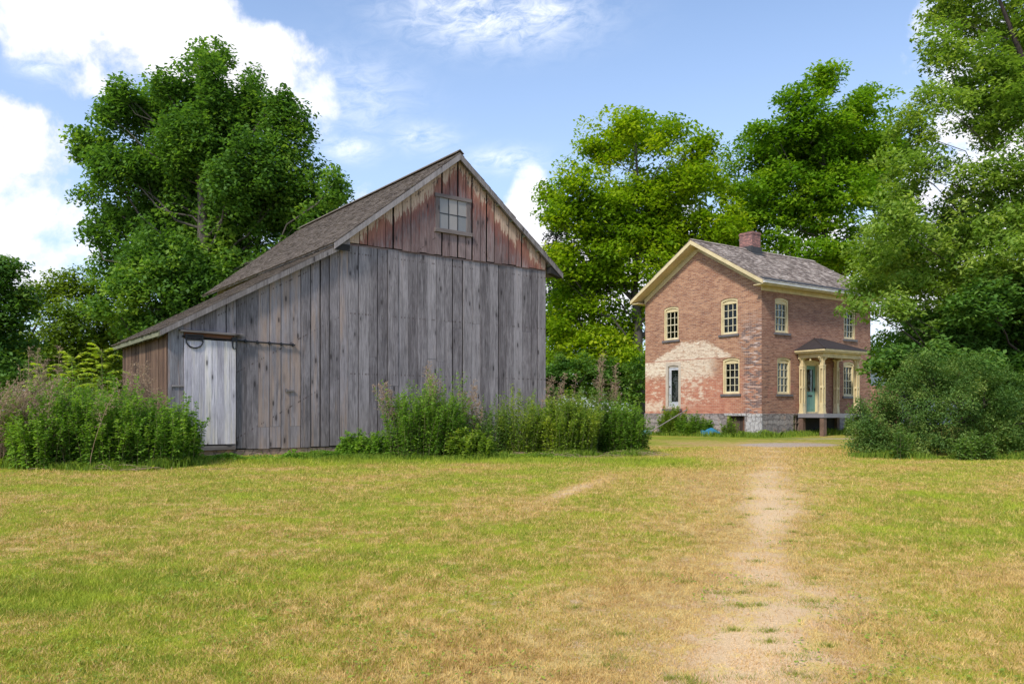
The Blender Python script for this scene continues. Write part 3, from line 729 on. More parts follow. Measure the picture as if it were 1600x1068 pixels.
# stone foundation, slightly proud of the brick
def stone_wall(name, outer, holes, fr, matl=M_stone):
    mb = MB(); polys = [outer]+holes; flat = [q for pl in polys for q in pl]
    tris = tessellate_polygon([[Vector((a, b, 0)) for a, b in pl] for pl in polys])
    off = lambda q, d=0: fr(q, d-.03)
    mb.add([off(q) for q in flat], [tuple(t) for t in tris], [(a, 0, b) for a, b in flat])
    for h in holes+[outer]:
        n = len(h); dp = .33 if h is not outer else .05
        mb.add([off(q) for q in h]+[off(q, dp) for q in h], [(i, (i+1) % n, (i+1) % n+n, i+n) for i in range(n)], [(a, 0, b) for a, b in h]+[(a+dp, 0, b) for a, b in h])
    return mb.build(name, matl, house, fixn=False)
fo = [(-.03, -.3), (5.12, -.3), (5.12, .90), (6.10, .90), (6.10, -.3), (HW+.03, -.3), (HW+.03, .972), (-.03, .972)]
stone_wall('stone_foundation', fo, [], front)
stone_wall('side_foundation', [(-.03, -.3), (HD, -.3), (HD, .972), (-.03, .972)], [[(2.14, .18), (2.66, .18), (2.66, .92), (2.14, .92)]], sidef)
m = MB(); m.bx(6.25, HW+.045, -.045, .0, -.1, .97, grain='x'); m.bx(6.18, HW+.05, -.05, 0, .30, .62, grain='x'); m.build('corner_stones', M_quoin, house)
m = MB(); m.bx(5.0, 6.2, -.05, .02, .88, .985, grain='x'); m.build('cellar_lintel', M_quoin, house)
m = MB()
for i in range(5): m.bx(5.12+i*.196, 5.31+i*.196, .16, .20, -.2, .9)
cd = m.build('cellar_door', wood('dark_cellar_boards', (.12, .08, .065), (.04, .028, .025)), house)
m = MB(); m.bx(5.9, 6.0, .12, .159, -.2, .9); m.build('door_batten', M_rust, cd)
def frame_ring(mb, pl, t, fr, d0, d1):
    """ring of width t following an arched opening polygon, from depth d0 to d1"""
    xs = [p[0] for p in pl]; zs = [p[1] for p in pl]; cx = (min(xs)+max(xs))/2; hw = (max(xs)-min(xs))/2; z0 = min(zs)
    inner = []
    for a, b in pl: inner.append((cx+(a-cx)*(hw-t)/hw, b-t if b > z0+.01 else b+t*.6))
    n = len(pl)
    V = [fr(q, d0) for q in pl]+[fr(q, d0) for q in inner]+[fr(q, d1) for q in pl]+[fr(q, d1) for q in inner]
    F = []
    for i in range(n):
        j = (i+1) % n; F += [(i, j, j+n, i+n), (i+n, j+n, j+3*n, i+3*n), (i+2*n, j+2*n, j, i)]
    mb.add(V, F); return inner
def bx_fr(mb, fr, x0, x1, d0, d1, z0, z1, **k):
    V = [fr((a, c), b) for c in (z0, z1) for b in (d0, d1) for a in (x0, x1)]
    mb.add(V, [(0, 1, 3, 2), (4, 6, 7, 5), (0, 4, 5, 1), (2, 3, 7, 6), (0, 2, 6, 4), (1, 5, 7, 3)])
def window(w, fr):
    x0, x1, z0, z1 = w; pl = arch_poly(*w); mb = MB(); frame_ring(mb, pl, .085, fr, .03, .17)
    # flat head board under the curved top
    bx_fr(mb, fr, x0+.06, x1-.06, .07, .15, z1-.26, z1-.06)
    root = mb.build('window', M_cream, house, fixn=True)
    gx0, gx1, gz0, gz1 = x0+.085, x1-.085, z0+.05, z1-.20
    mb = MB(); zm = (gz0+gz1)/2; s = .032
    bx_fr(mb, fr, gx0, gx0+s, .09, .13, gz0, gz1); bx_fr(mb, fr, gx1-s, gx1, .09, .13, gz0, gz1)
    bx_fr(mb, fr, gx0+s, gx1-s, .088, .13, gz0, gz0+.06); bx_fr(mb, fr, gx0+s, gx1-s, .088, .13, gz1-.04, gz1); bx_fr(mb, fr, gx0+s, gx1-s, .084, .132, zm-.022, zm+.022)
    for i in (1, 2):
        xx = gx0+(gx1-gx0)*i/3; bx_fr(mb, fr, xx-.013, xx+.013, .092, .122, gz0+.06, gz1-.04)
    for zz in ((gz0+zm)/2, (gz1+zm)/2): bx_fr(mb, fr, gx0+s, gx1-s, .0935, .121, zz-.012, zz+.012)
    mb.build('sash', M_sash, root)
    mb = MB(); bx_fr(mb, fr, gx0+.01, gx1-.01, .128, .1285, gz0+.01, gz1-.01); mb.build('pane', M_glass, root)
    mb = MB(); bx_fr(mb, fr, x0-.09, x1+.09, -.06, .16, z0-.10, z0-.001); mb.build('sill', M_slate, root)
    return root
for w in winF: window(w, front)
for w in winS: window(w, sidef)
# brick arches over the openings are left to the wall's own courses
# front (kitchen) door with tall glass
mb = MB(); frame_ring(mb, arch_poly(*doorF, rise=.045), .15, front, .0, .17); bx_fr(mb, front, 1.5, 2.24, .04, .15, 3.17, 3.36); dsur = mb.build('door_surround', M_putty, house)
mb = MB(); bx_fr(mb, front, 1.56, 2.28, .06, .10, 1.2, 1.52)
bx_fr(mb, front, 1.56, 1.70, .06, .10, 1.52, 3.17); bx_fr(mb, front, 2.20, 2.28, .06, .10, 1.52, 3.17); bx_fr(mb, front, 1.70, 2.20, .06, .10, 3.03, 3.17)
d1 = mb.build('door', M_white, house); d1['label'] = 'white door with one tall glass pane'
mb = MB(); bx_fr(mb, front, 1.70, 2.20, .079, .083, 1.52, 3.03); mb.build('pane', M_glass, d1)
mb = MB()
for k in range(20): bx_fr(mb, front, 1.70, 2.20, .11, .13, 1.56+k*.075, 1.60+k*.075)
mb.build('blind', mat('green_grey_blind', lambda t: (.20, .27, .22)), d1)
mb = MB(); mb.tube([(1.62, .02, 2.25), (1.62, .06, 2.25)], .03, 8); mb.build('handle', M_iron, d1)
mb = MB(); bx_fr(mb, front, 1.28, 2.46, -.16, .1, 1.08, 1.19); mb.build('door_step', M_slate, house)
# cellar window on the side
mb = MB(); bx_fr(mb, sidef, 2.14, 2.20, .02, .12, .18, .92); bx_fr(mb, sidef, 2.60, 2.66, .02, .12, .18, .92); bx_fr(mb, sidef, 2.20, 2.60, .02, .12, .18, .24); bx_fr(mb, sidef, 2.20, 2.60, .02, .12, .86, .92)
bx_fr(mb, sidef, 2.20, 2.60, .03, .1, .54, .57); bx_fr(mb, sidef, 2.38, 2.42, .03, .1, .24, .86)
cw = mb.build('cellar_window', paint('brown_window_paint', (.24, .18, .14)), house)
mb = MB(); bx_fr(mb, sidef, 2.2, 2.6, .1, .104, .24, .86); mb.build('pane', M_glass, cw)
mb = MB(); bx_fr(mb, sidef, 2.16, 2.64, .35, .36, .18, .92); mb.build('backing', M_dark, cw)  # dark sheet standing in for the unlit cellar
# roof
hr = lambda x: 8.875-.587*abs(x-HW/2); FO = .56
m = MB(); xe0, xe1 = -.46, HW+.46
for a in (xe0, xe1): m.prism([(a, hr(a)-.02), (HW/2, hr(HW/2)-.02), (HW/2, hr(HW/2)-.21), (a, hr(a)-.17)], -FO+.03, HD+FO-.03)
hroof = m.build('roof', M_cream, house)
m = MB(); cs, sn = 1/math.hypot(1, .587), .587/math.hypot(1, .587); random.seed(4)
shingles(m, (HW+.52, -FO, hr(HW+.52)), (0, 1, 0), (-cs, 0, sn), HD+2*FO, (HW/2+.52)/cs, .14, .16, .018)
shingles(m, (-.52, HD+FO, hr(-.52)), (0, -1, 0), (cs, 0, sn), HD+2*FO, (HW/2+.52)/cs, .28, .3, .018)
m.bar((HW/2-.06, -FO, 8.895), (HW/2-.06, HD+FO, 8.895), .17, .02, up=(-sn, 0, cs)); m.bar((HW/2+.06, -FO, 8.90), (HW/2+.06, HD+FO, 8.90), .17, .02, up=(sn, 0, cs))
m.build('shingles', M_shingle2, hroof)
m = MB()
for y0, y1 in ((-FO-.01, -FO+.027), (HD+FO-.027, HD+FO+.01)):
    m = MB()
    for a in (xe0-.03, xe1+.03): m.prism([(a, hr(a)-.012), (HW/2, hr(HW/2)-.012), (HW/2, hr(HW/2)-.19), (a, hr(a)-.17)], y0, y1)
    m.build('rake_board', M_cream, house)
m = MB()   # frieze boards on the wall
for sgn in (-1, 1):
    x1 = HW/2+sgn*(HW/2+.02); m.prism([(x1, hr(x1)-.20), (HW/2, hr(HW/2)-.20), (HW/2, hr(HW/2)-.46), (x1, hr(x1)-.44)], -.04, -.003)
m.bx(HW+.003, HW+.045, -.04, HD, 6.20, 6.55, grain='y'); m.bx(HW-.02, xe1, -FO+.05, HD+FO-.05, hr(xe1)-.20, hr(xe1)-.165, grain='y')
m.bx(xe0, .02, -FO+.05, HD+FO-.05, hr(xe0)-.20, hr(xe0)-.165, grain='y')
m.build('frieze_board', M_cream, house)
m = MB(); zg = hr(xe1); m.bx(xe1+.0, xe1+.11, -FO+.02, HD+FO-.02, zg-.14, zg-.045, grain='y'); m.bx(xe1+.0, xe1+.125, -FO-.01, HD+FO, zg-.044, zg-.032, grain='y')
m.build('gutter', M_gutter, house)
m = MB(); m.prism([(HW+.30, hr(HW+.30)+.05), (HW+.52, hr(HW+.52)+.05), (HW+.52, hr(HW+.52)+.04), (HW+.30, hr(HW+.30)+.04)], -FO+.02, HD+FO-.02); m.build('eave_flashing', M_flash, house)
# chimney
CY = 3.30
m = MB(); c0 = (3.10, 3.86, CY, CY+.62)
def brickbox(mb, x0, x1, y0, y1, z0, z1):
    for V in ([(x0, y0), (x1, y0)], [(x1, y0), (x1, y1)], [(x1, y1), (x0, y1)], [(x0, y1), (x0, y0)]):
        (a, b), (c, d) = V; L = math.hypot(c-a, d-b); mb.add([(a, b, z0), (c, d, z0), (c, d, z1), (a, b, z1)], [(0, 1, 2, 3)], [(0, 0, z0), (L, 0, z0), (L, 0, z1), (0, 0, z1)])
    mb.add([(x0, y0, z1), (x1, y0, z1), (x1, y1, z1), (x0, y1, z1)], [(0, 1, 2, 3)], [(0, 0, 9)]*4)
brickbox(m, c0[0], c0[1], c0[2], c0[3], 8.2, 9.72); brickbox(m, c0[0]-.025, c0[1]+.025, c0[2]-.025, c0[3]+.025, 9.6, 9.68)
ch = m.build('chimney', mat('chimney_brick', lambda t: (lambda w: t.mix(t.vor(t.scale(w, (1, 1, 3)), 5.5).step(.2, .6), (.40, .19, .155), (.20, .11, .10)))(t.attr('wc', True))), house, fixn=False)
m = MB(); m.bx(c0[0]-.04, c0[1]+.04, c0[2]-.05, c0[2]-.005, 8.5, 9.02, grain='x'); m.bx(c0[1]+.005, c0[1]+.05, c0[2]-.05, c0[3]+.05, 8.45, 8.98, grain='y')
m.prism([(c0[1]+.05, hr(c0[1]+.05)+.05), (c0[1]+.28, hr(c0[1]+.28)+.05), (c0[1]+.28, hr(c0[1]+.28)+.04), (c0[1]+.05, hr(c0[1]+.05)+.04)], c0[2]-.08, c0[3]+.08); m.build('flashing', M_flash, ch)
# porch (parts of the house)
py0, py1, po = 2.46, 5.32, 1.32       # along the wall, and out from it
PX = HW
m = MB(); m.bx(PX+.035, PX+po, py0, py1, .80, .97, grain='y'); m.build('porch_deck', M_greyboard, house)
m = MB(); 
for (x, y) in ((PX+po-.14, py0+.14), (PX+po-.14, py1-.14), (PX+.14, py0+.14), (PX+.14, py1-.14), (PX+po-.14, (py0+py1)/2+.05)):
    if (x, y) == (PX+po-.14, (py0+py1)/2+.05): continue
    m = MB(); brickbox(m, x-.10, x+.10, y-.10, y+.10, -.1, .80); m.build('porch_pier', M_pier, house, fixn=False)
m = MB(); m.bx(PX+.06, PX+.1, py0+.1, py1-.1, 0, .8); m.build('porch_shade_sheet', M_dark, house)  # dark upright sheet standing in for the shade under the porch deck
def post(x, y, pil=False):
    m = MB(); w = .068
    m.bx(x-.115, x+.115, y-.115, y+.115, .971, 1.02); m.prism([(x-.105, 1.02), (x+.105, 1.02), (x+.09, 1.28), (x+.075, 1.34), (x-.075, 1.34), (x-.09, 1.28)], y-.095, y+.095)
    # shaft as four corner ribs round a recessed core, with a block at mid height
    m.bx(x-.03, x+.03, y-.03, y+.03, 1.34, 3.02)
    for sx in (-1, 1):
        for sy in (-1, 1): m.bx(x+sx*w-.024, x+sx*w+.024, y+sy*w-.024, y+sy*w+.024, 1.34, 3.02)
    for z0, z1 in ((1.34, 1.44), (2.08, 2.18), (2.92, 3.02)): m.bx(x-.088, x+.088, y-.088, y+.088, z0, z1)
    m.bx(x-.105, x+.105, y-.105, y+.105, 3.02, 3.07); m.bx(x-.075, x+.075, y-.075, y+.075, 3.07, 3.40)
    o = m.build('porch_post', M_cream, house)
    m = MB()
    for dxx, dyy in (((1, 0), (-1, 0), (0, 1), (0, -1)) if not pil else ((0, 1), (0, -1))):
        for k in range(5):
            t = k/4; m.bx(x-.02+min(0, dxx*(.07+.17*t*t)), x+.02+max(0, dxx*(.07+.17*t*t)), y-.02+min(0, dyy*(.07+.17*t*t)), y+.02+max(0, dyy*(.07+.17*t*t)), 3.13+.06*k, 3.19+.06*k)
    m.build('bracket', M_cream, o)
for x, y, p in ((PX+po-.18, py0+.15, 0), (PX+po-.18, py1-.15, 0), (PX+.14, py0+.15, 1), (PX+.14, py1-.15, 1)): post(x, y, p)
m = MB(); zb = 3.40; a0, a1, b1 = py0+.02, py1-.02, PX+po-.05
m.bx(PX+.03, b1, a0, a0+.12, zb, 3.60, grain='x'); m.bx(PX+.03, b1, a1-.12, a1, zb, 3.60, grain='x'); m.bx(b1-.12, b1, a0+.12, a1-.12, zb, 3.60, grain='y')
m.bx(PX+.02, b1+.20, a0-.20, a1+.20, 3.60, 3.665, grain='y'); m.bx(PX+.02, b1+.26, a0-.26, a1+.26, 3.666, 3.74, grain='y')
# little scalloped pendants between the brackets
m.tube([(b1-.06, (a0+a1)/2, 3.28), (b1-.06, (a0+a1)/2, 3.40)], [.05, .02], 8); m.tube([(PX+.6, a0+.06, 3.28), (PX+.6, a0+.06, 3.40)], [.05, .02], 8)
m.build('porch_cornice', M_cream, house)
m = MB(); ya, yb, xo = a0-.28, a1+.28, b1+.28; ym = (ya+yb)/2; zr0, zr1 = 3.742, 4.36
apL, apR = (PX+.02, ym-.22, zr1), (PX+.02, ym+.22, zr1)
A, B_, C_, D_ = (PX+.02, ya, zr0), (xo, ya, zr0), (xo, yb, zr0), (PX+.02, yb, zr0)
m.add([A, B_, apL], [(0, 1, 2)]); m.add([B_, C_, apR, apL], [(0, 1, 2, 3)]); m.add([C_, D_, apR], [(0, 1, 2)])
m.add([A, B_, C_, D_], [(0, 1, 2, 3)])
pr = m.build('porch_roof', M_porchroof, house)
m = MB(); m.tube([B_, apL], .03, 6); m.tube([C_, apR], .03, 6); m.build('hip_cap', M_porchroof, pr)
# porch door
mb = MB(); frame_ring(mb, arch_poly(*doorS, rise=.06), .12, sidef, -.02, .17); bx_fr(mb, sidef, 3.1, 3.9, .02, .15, 3.12, 3.28); mb.build('porch_door_surround', M_cream, house)
mb = MB(); bx_fr(mb, sidef, 3.10, 3.90, .10, .14, .99, 1.95); bx_fr(mb, sidef, 3.10, 3.24, .10, .14, 1.95, 3.12); bx_fr(mb, sidef, 3.76, 3.90, .10, .14, 1.95, 3.12); bx_fr(mb, sidef, 3.24, 3.76, .10, .14, 2.95, 3.12)
bx_fr(mb, sidef, 3.20, 3.46, .085, .10, 1.15, 1.7); bx_fr(mb, sidef, 3.54, 3.80, .085, .10, 1.15, 1.7)
pd = mb.build('porch_door', M_teal, house); pd['label'] = 'faded green door with dark glass'
mb = MB(); bx_fr(mb, sidef, 3.24, 3.76, .118, .122, 1.95, 2.95); mb.build('pane', M_glass, pd)
mb = MB(); bx_fr(mb, sidef, 3.36, 3.64, .07, .084, 1.74, 1.80); mb.build('mail_slot', M_iron, pd); mb = MB(); bx_fr(mb, sidef, 3.80, 3.86, .06, .099, 1.98, 2.12); mb.build('handle', M_iron, pd)

# ------------------------------------------------------------------ vegetation
def leafmat(name, dark, mid, light, trans=.35, tint=(1.2, 1.3, .5)):
    return leaf_shader(name, lambda t: t.ramp(t.attr('rnd'), [(0, dark), (.5, mid), (1, light)]), trans, .5, tint)
L_maple = leafmat('silver_maple_leaf', (.072, .155, .030), (.135, .260, .042), (.29, .42, .06), .45)
L_bright = leafmat('norway_maple_leaf', (.15, .265, .012), (.26, .385, .014), (.43, .49, .02), .5)
L_bright2 = leafmat('green_maple_leaf', (.115, .240, .016), (.20, .345, .018), (.35, .455, .025), .48)
L_elder = leafmat('box_elder_leaf', (.13, .225, .036), (.24, .355, .055), (.42, .50, .11), .48)
L_dark = leafmat('dark_walnut_leaf', (.032, .088, .026), (.058, .140, .038), (.105, .215, .060), .34)
L_walnut = leafmat('walnut_leaf', (.062, .145, .026), (.110, .220, .040), (.21, .32, .065), .42)
L_hedge = leafmat('hedgerow_leaf', (.105, .185, .022), (.19, .275, .030), (.30, .37, .05), .42)
L_yew = leafmat('shrub_leaf', (.062, .130, .030), (.120, .215, .046), (.29, .35, .085), .36)
L_weed = leafmat('goldenrod_leaf', (.105, .200, .030), (.190, .335, .045), (.33, .47, .07), .45)
L_weed2 = leafmat('mugwort_leaf', (0.096, 0.178, 0.042), (0.176, 0.287, 0.066), (0.320, 0.434, 0.120), 0.42)
L_weedy = leafmat('yellow_green_weed_leaf', (0.121, 0.203, 0.026), (0.230, 0.338, 0.046), (0.446, 0.499, 0.065), 0.42)
L_sumac = leafmat('sumac_leaf', (0.169, 0.286, 0.033), (0.351, 0.468, 0.044), (0.676, 0.715, 0.088), 0.45)
L_spruce = leafmat('spruce_needles', (.018, .038, .018), (.03, .055, .026), (.05, .08, .03), .1)
M_dry = leaf_shader('dry_stalk', lambda t: t.ramp(t.attr('rnd'), [(0, (.27, .17, .11)), (.5, (.42, .29, .19)), (1, (.58, .46, .32))]), .2, .7, (1, 1, .9))
M_stem = mat('green_brown_stem', lambda t: t.mix(t.noise(t.pos(), 7, 2), (.14, .17, .05), (.25, .19, .10)), .8)

def make_tree(name, label, base, trunk_r, lobes, leafm, leaf, per, group=None, cat='tree', barkm=None, seed=1, fork=.35, cl_r=.55, flat=.55, upb=.9, top=None, lean=(0, 0), density=1., wr=.62, hollow=.35, limb_vis=1., thin=.15):
    """lobes: (centre xyz, radii xyz) in world metres. One crown mesh of leaf sprays carried by a branching trunk mesh."""
    g = np.random.default_rng(seed); base = np.asarray(base, float)
    C = np.array([l[0] for l in lobes], float); Rr = np.array([l[1] for l in lobes], float)
    topz = C[:, 2].max()-Rr[:, 2][C[:, 2].argmax()]*.9 if top is None else top
    tcx, tcy = C[:, 0].mean(), C[:, 1].mean()
    nT = 9; tt = np.linspace(0, 1, nT)
    TP = np.stack([base[0]+(tcx-base[0])*tt**1.5*.8+g.normal(size=nT)*.18*tt, base[1]+(tcy-base[1])*tt**1.5*.8+g.normal(size=nT)*.18*tt, base[2]-.2+(topz-base[2])*tt], 1)
    TR = trunk_r*(1-tt*.88)*(1+.5*np.exp(-tt*22))
    paths, rads = [TP], [TR]; H0 = topz-base[2]
    cen, tw = [], []
    for c, r in zip(C, Rr):
        hd = math.hypot(c[0]-TP[-1, 0], c[1]-TP[-1, 1])
        z0 = np.clip(c[2]-hd*g.uniform(.55, 1.0)-r[2]*.4, base[2]+fork*H0*.5, topz*.97); k = (z0-base[2]+.2)/H0
        s = np.array([np.interp(k, tt, TP[:, i]) for i in range(3)]); r0 = np.interp(k, tt, TR)*.42
        n = 7; u = np.linspace(0, 1, n)[:, None]
        mid = s*.45+c*.55+np.array([0, 0, -.10*np.linalg.norm(c-s)])
        P = (1-u)**2*s+2*u*(1-u)*mid+u*u*c; P[1:-1] += g.normal(size=(n-2, 3))*.05*np.linalg.norm(c-s)**.7
        rr = np.interp(u[:, 0], [0, 1], [r0, max(.018, r0*.22)])*limb_vis
        paths.append(P); rads.append(rr)
        vol = r[0]*r[1]*r[2]; m = max(8, int(density*12.5*(r[0]*r[2]+r[0]*r[1]+r[1]*r[2])/3/(cl_r**2)))
        D = norm(g.normal(size=(m, 3))); q = (hollow+(1-hollow)*g.random(m)**.55)[:, None]*(1+.16*g.normal(size=(m, 1)))
        cc = c+D*q*r
        cc = cc[cc[:, 2] > base[2]+.15]
        cen.append(cc)
        ns = max(3, len(cc)//8)
        for e in cc[:ns]:
            j = g.uniform(.45, 1); s2 = np.array([np.interp(j, u[:, 0], P[:, i]) for i in range(3)])
            md = s2*.5+e*.5+np.array([0, 0, g.uniform(-.02, .1)*np.linalg.norm(e-s2)]); uu = np.linspace(0, 1, 4)[:, None]
            paths.append((1-uu)**2*s2+2*uu*(1-uu)*md+uu*uu*e); rads.append(np.linspace(max(.012, r0*.18), .008, 4)*limb_vis)
    cen = np.vstack(cen); nc = len(cen)
    # thin some clumps away so that the sky shows through
    keep = vnoise(cen[:, 0]*1.0+cen[:, 1]*.7, cen[:, 2], .42, seed) > thin; cen = cen[keep]; nc = len(cen)
    tint = np.clip(.42+.22*g.normal(size=nc)+(vnoise(cen[:, 0]+cen[:, 1]*.5, cen[:, 2], .35, seed+3)-.5)*.5, 0, 1)
    siz = g.uniform(.65, 1.25, nc)*cl_r
    cnt = g.poisson(1.4*per*(siz/cl_r)**2); idx = np.repeat(np.arange(nc), cnt); N = len(idx)
    d = norm(g.normal(size=(N, 3)))*(g.random(N)**.45)[:, None]; d[:, 2] *= flat
    # each spray droops towards its rim
    c = cen[idx]+d*siz[idx][:, None]; c[:, 2] -= .25*siz[idx]*(d[:, 0]**2+d[:, 1]**2)
    ok = c[:, 2] > base[2]+.05; c, idx = c[ok], idx[ok]; N = len(c)
    out = norm(c-C.mean(0)); Nn = norm(g.normal(size=(N, 3))); Nn[:, 2] = np.abs(Nn[:, 2])+upb; Nn = norm(Nn+out*.35)
    T = norm(np.cross(Nn, g.normal(size=(N, 3)))); B = np.cross(Nn, T); T = norm(T+np.array([0, 0, -.35]))
    s = (leaf*.93*g.uniform(.55, 1.35, N))[:, None]
    V = np.stack([c-T*s*.5, c+B*s*wr*.5+Nn*s*.08, c+T*s*.55, c-B*s*wr*.5+Nn*s*.08], 1).reshape(-1, 3)
    rnd = np.clip(tint[idx]+.13*g.normal(size=N), 0, 1)
    root = empty(name, tuple(base), 0, label, cat, group)
    off = base[None]
    V0, F0 = tube_np(paths, rads, 6)
    link_mesh('trunk' if cat == 'tree' else 'stem', V0-off, F0, barkm or M_bark, root, None, True)
    link_mesh('crown' if cat == 'tree' else 'foliage', V-off, np.arange(4*N).reshape(-1, 4), leafm, root, {'rnd': np.repeat(rnd, 4)})
    return root, N
def L(d, lst, depth=1.0, spread=0., seed=0):
    g = random.Random(seed); out = []
    for q in lst:
        u, v, ru, rv = q[:4]; dd = d+(q[4] if len(q) > 4 else g.uniform(-spread, spread))
        rx, rz = ru/FP*dd, rv/FP*dd
        out.append((at(u, v, dd), (rx, (rx+rz)/2*depth, rz)))
    return out
tot = 0
T_, n = make_tree('maple_tree', 'tall dark green maple behind the barn lean-to', (-16.3, 42, 0), .55, L(42, [
    (345, 84, 14, 26), (312, 92, 13, 24), (276, 128, 15, 30), (250, 135, 13, 22), (190, 148, 16, 22), (160, 180, 16, 18), (390, 140, 14, 28), (436, 158, 14, 28), (468, 186, 13, 24), (415, 165, 12, 22), (222, 165, 14, 18), (128, 215, 14, 22), (325, 125, 24, 40), (322, 160, 30, 36), (350, 200, 44, 40), (300, 205, 44, 40), (335, 165, 45, 45), (268, 175, 48, 48), (205, 178, 42, 36), (150, 222, 32, 24), (178, 262, 48, 36), (240, 262, 62, 50), (330, 232, 55, 60), (392, 178, 34, 48), (448, 205, 34, 58), (405, 255, 50, 50),
    (462, 285, 44, 44), (352, 330, 60, 55), (270, 345, 62, 50), (190, 345, 48, 34), (148, 366, 22, 14), (200, 408, 48, 34), (275, 440, 72, 48), (380, 410, 60, 50), (470, 350, 46, 40), (523, 285, 22, 30), (510, 320, 24, 24), (240, 500, 60, 46), (340, 480, 70, 40),
    (425, 350, 50, 45), (205, 450, 34, 30), (320, 425, 60, 44), (330, 380, 50, 50), (300, 520, 70, 40), (360, 455, 50, 36), (300, 300, 50, 50), (420, 440, 50, 40), (470, 400, 50, 40), (500, 345, 34, 30), (440, 330, 44, 40), (410, 310, 44, 50), (300, 240, 50, 60), (365, 280, 50, 50), (250, 400, 60, 50), (128, 238, 14, 12), (140, 300, 20, 14), (160, 480, 20, 20)], .9, 2.2), L_maple, .25, 56, seed=3, cl_r=.72, flat=.9, density=1.15, fork=.3, limb_vis=.6, hollow=.2, thin=.07); tot += n
T_, n = make_tree('maple_tree', 'broad bright green maple between the barn and the brick house', (8.4, 52, 0), .45, L(52, [
    (1000, 205, 42, 34), (935, 225, 34, 32), (1055, 222, 36, 34), (905, 285, 34, 34), (975, 285, 52, 42), (1050, 285, 46, 42), (1105, 300, 36, 46), (885, 340, 32, 34), (950, 360, 50, 38), (1030, 365, 54, 40), (1100, 380, 44, 40), (880, 410, 32, 36),
    (940, 440, 48, 38), (905, 500, 42, 40), (965, 520, 44, 42), (1010, 460, 44, 40), (1140, 440, 60, 44), (880, 550, 26, 32), (940, 575, 44, 24), (1060, 440, 40, 40), (870, 335, 24, 14), (990, 570, 30, 24), (1000, 320, 60, 50), (1000, 400, 60, 50), (930, 400, 50, 40), (985, 245, 50, 36), (900, 460, 44, 36), (1060, 330, 60, 50), (930, 330, 44, 36), (1080, 260, 40, 36), (940, 545, 50, 34), (1125, 345, 40, 40), (1090, 230, 30, 24), (860, 300, 18, 18), (1145, 400, 50, 40), (985, 195, 34, 26), (860, 500, 30, 30), (1085, 420, 50, 40)], .9, 2.6, 2), L_bright, .30, 46, seed=8, cl_r=.95, flat=.5, density=1.35, limb_vis=.8, thin=.23); tot += n
T_, n = make_tree('thin_tree', 'slender sparse tree between the two bright maples behind the house', (16.0, 56.5, 0), .20, L(56.5, [
    (1168, 300, 26, 26), (1130, 285, 22, 24), (1150, 345, 30, 26), (1165, 225, 22, 18), (1140, 255, 20, 24), (1172, 275, 20, 22), (1140, 310, 24, 26), (1175, 330, 24, 24), (1152, 368, 30, 20)], .9, .5, 3), L_bright2, .26, 26, seed=5, cl_r=.75, density=1.15, thin=.05); tot += n
T_, n = make_tree('maple_tree', 'tallest bright green maple rising behind the house chimney', (21.4, 54, 0), .42, L(54, [
    (1288, 130, 28, 30), (1248, 158, 34, 28), (1348, 158, 34, 34), (1205, 205, 30, 24), (1290, 195, 52, 40), (1372, 205, 34, 36), (1215, 262, 38, 30), (1295, 265, 54, 42), (1370, 275, 38, 40), (1200, 325, 34, 24), (1265, 335, 56, 32), (1350, 340, 48, 36),
    (1215, 372, 28, 14), (1265, 392, 50, 18), (1340, 402, 60, 22), (1400, 330, 30, 40), (1290, 412, 60, 14), (1405, 430, 40, 30), (1290, 235, 50, 50), (1330, 300, 60, 50), (1240, 300, 50, 44), (1240, 215, 40, 36), (1330, 220, 50, 44), (1300, 350, 50, 36), (1190, 240, 26, 22), (1185, 290, 28, 24), (1400, 240, 26, 30), (1180, 350, 30, 24), (1395, 380, 36, 30)], .9, 2.4, 4), L_bright2, .30, 52, seed=12, cl_r=.92, flat=.5, density=1.3, limb_vis=.8, thin=.23); tot += n
T_, n = make_tree('maple_tree', 'low bright maple seen past the right corner of the brick house', (29.2, 58, 0), .3, L(58, [
    (1405, 500, 44, 34), (1380, 545, 36, 26), (1440, 540, 40, 34), (1470, 470, 50, 44), (1410, 430, 40, 34), (1540, 470, 60, 60)], .9, 1.5, 6), L_bright2, .3, 42, seed=15, cl_r=.95, flat=.5); tot += n
# dark conifer and dark understorey between barn and house
T_, n = make_tree('spruce_tree', 'dark spruce just showing beyond the left edge of the bright maple', (3.4, 63, 0), .3, L(63, [(884, 288, 12, 12), (880, 312, 20, 14), (876, 338, 26, 14), (872, 364, 30, 14), (868, 392, 34, 15), (872, 424, 38, 18), (876, 460, 40, 22), (880, 510, 44, 30)], 1, 0), L_spruce, .25, 34, seed=21, cl_r=.7, flat=.4, barkm=M_barkdk, density=.8); tot += n
T_, n = make_tree('dark_shrub', 'dark evergreen thicket under the maple beyond the barn corner', (5.0, 46, 0), .12, L(46, [(885, 585, 40, 34), (950, 590, 40, 32), (1000, 595, 30, 34), (850, 600, 30, 34)], .8, .6), L_walnut, .20, 60, seed=31, cat='shrub', cl_r=.5, density=.9); tot += n
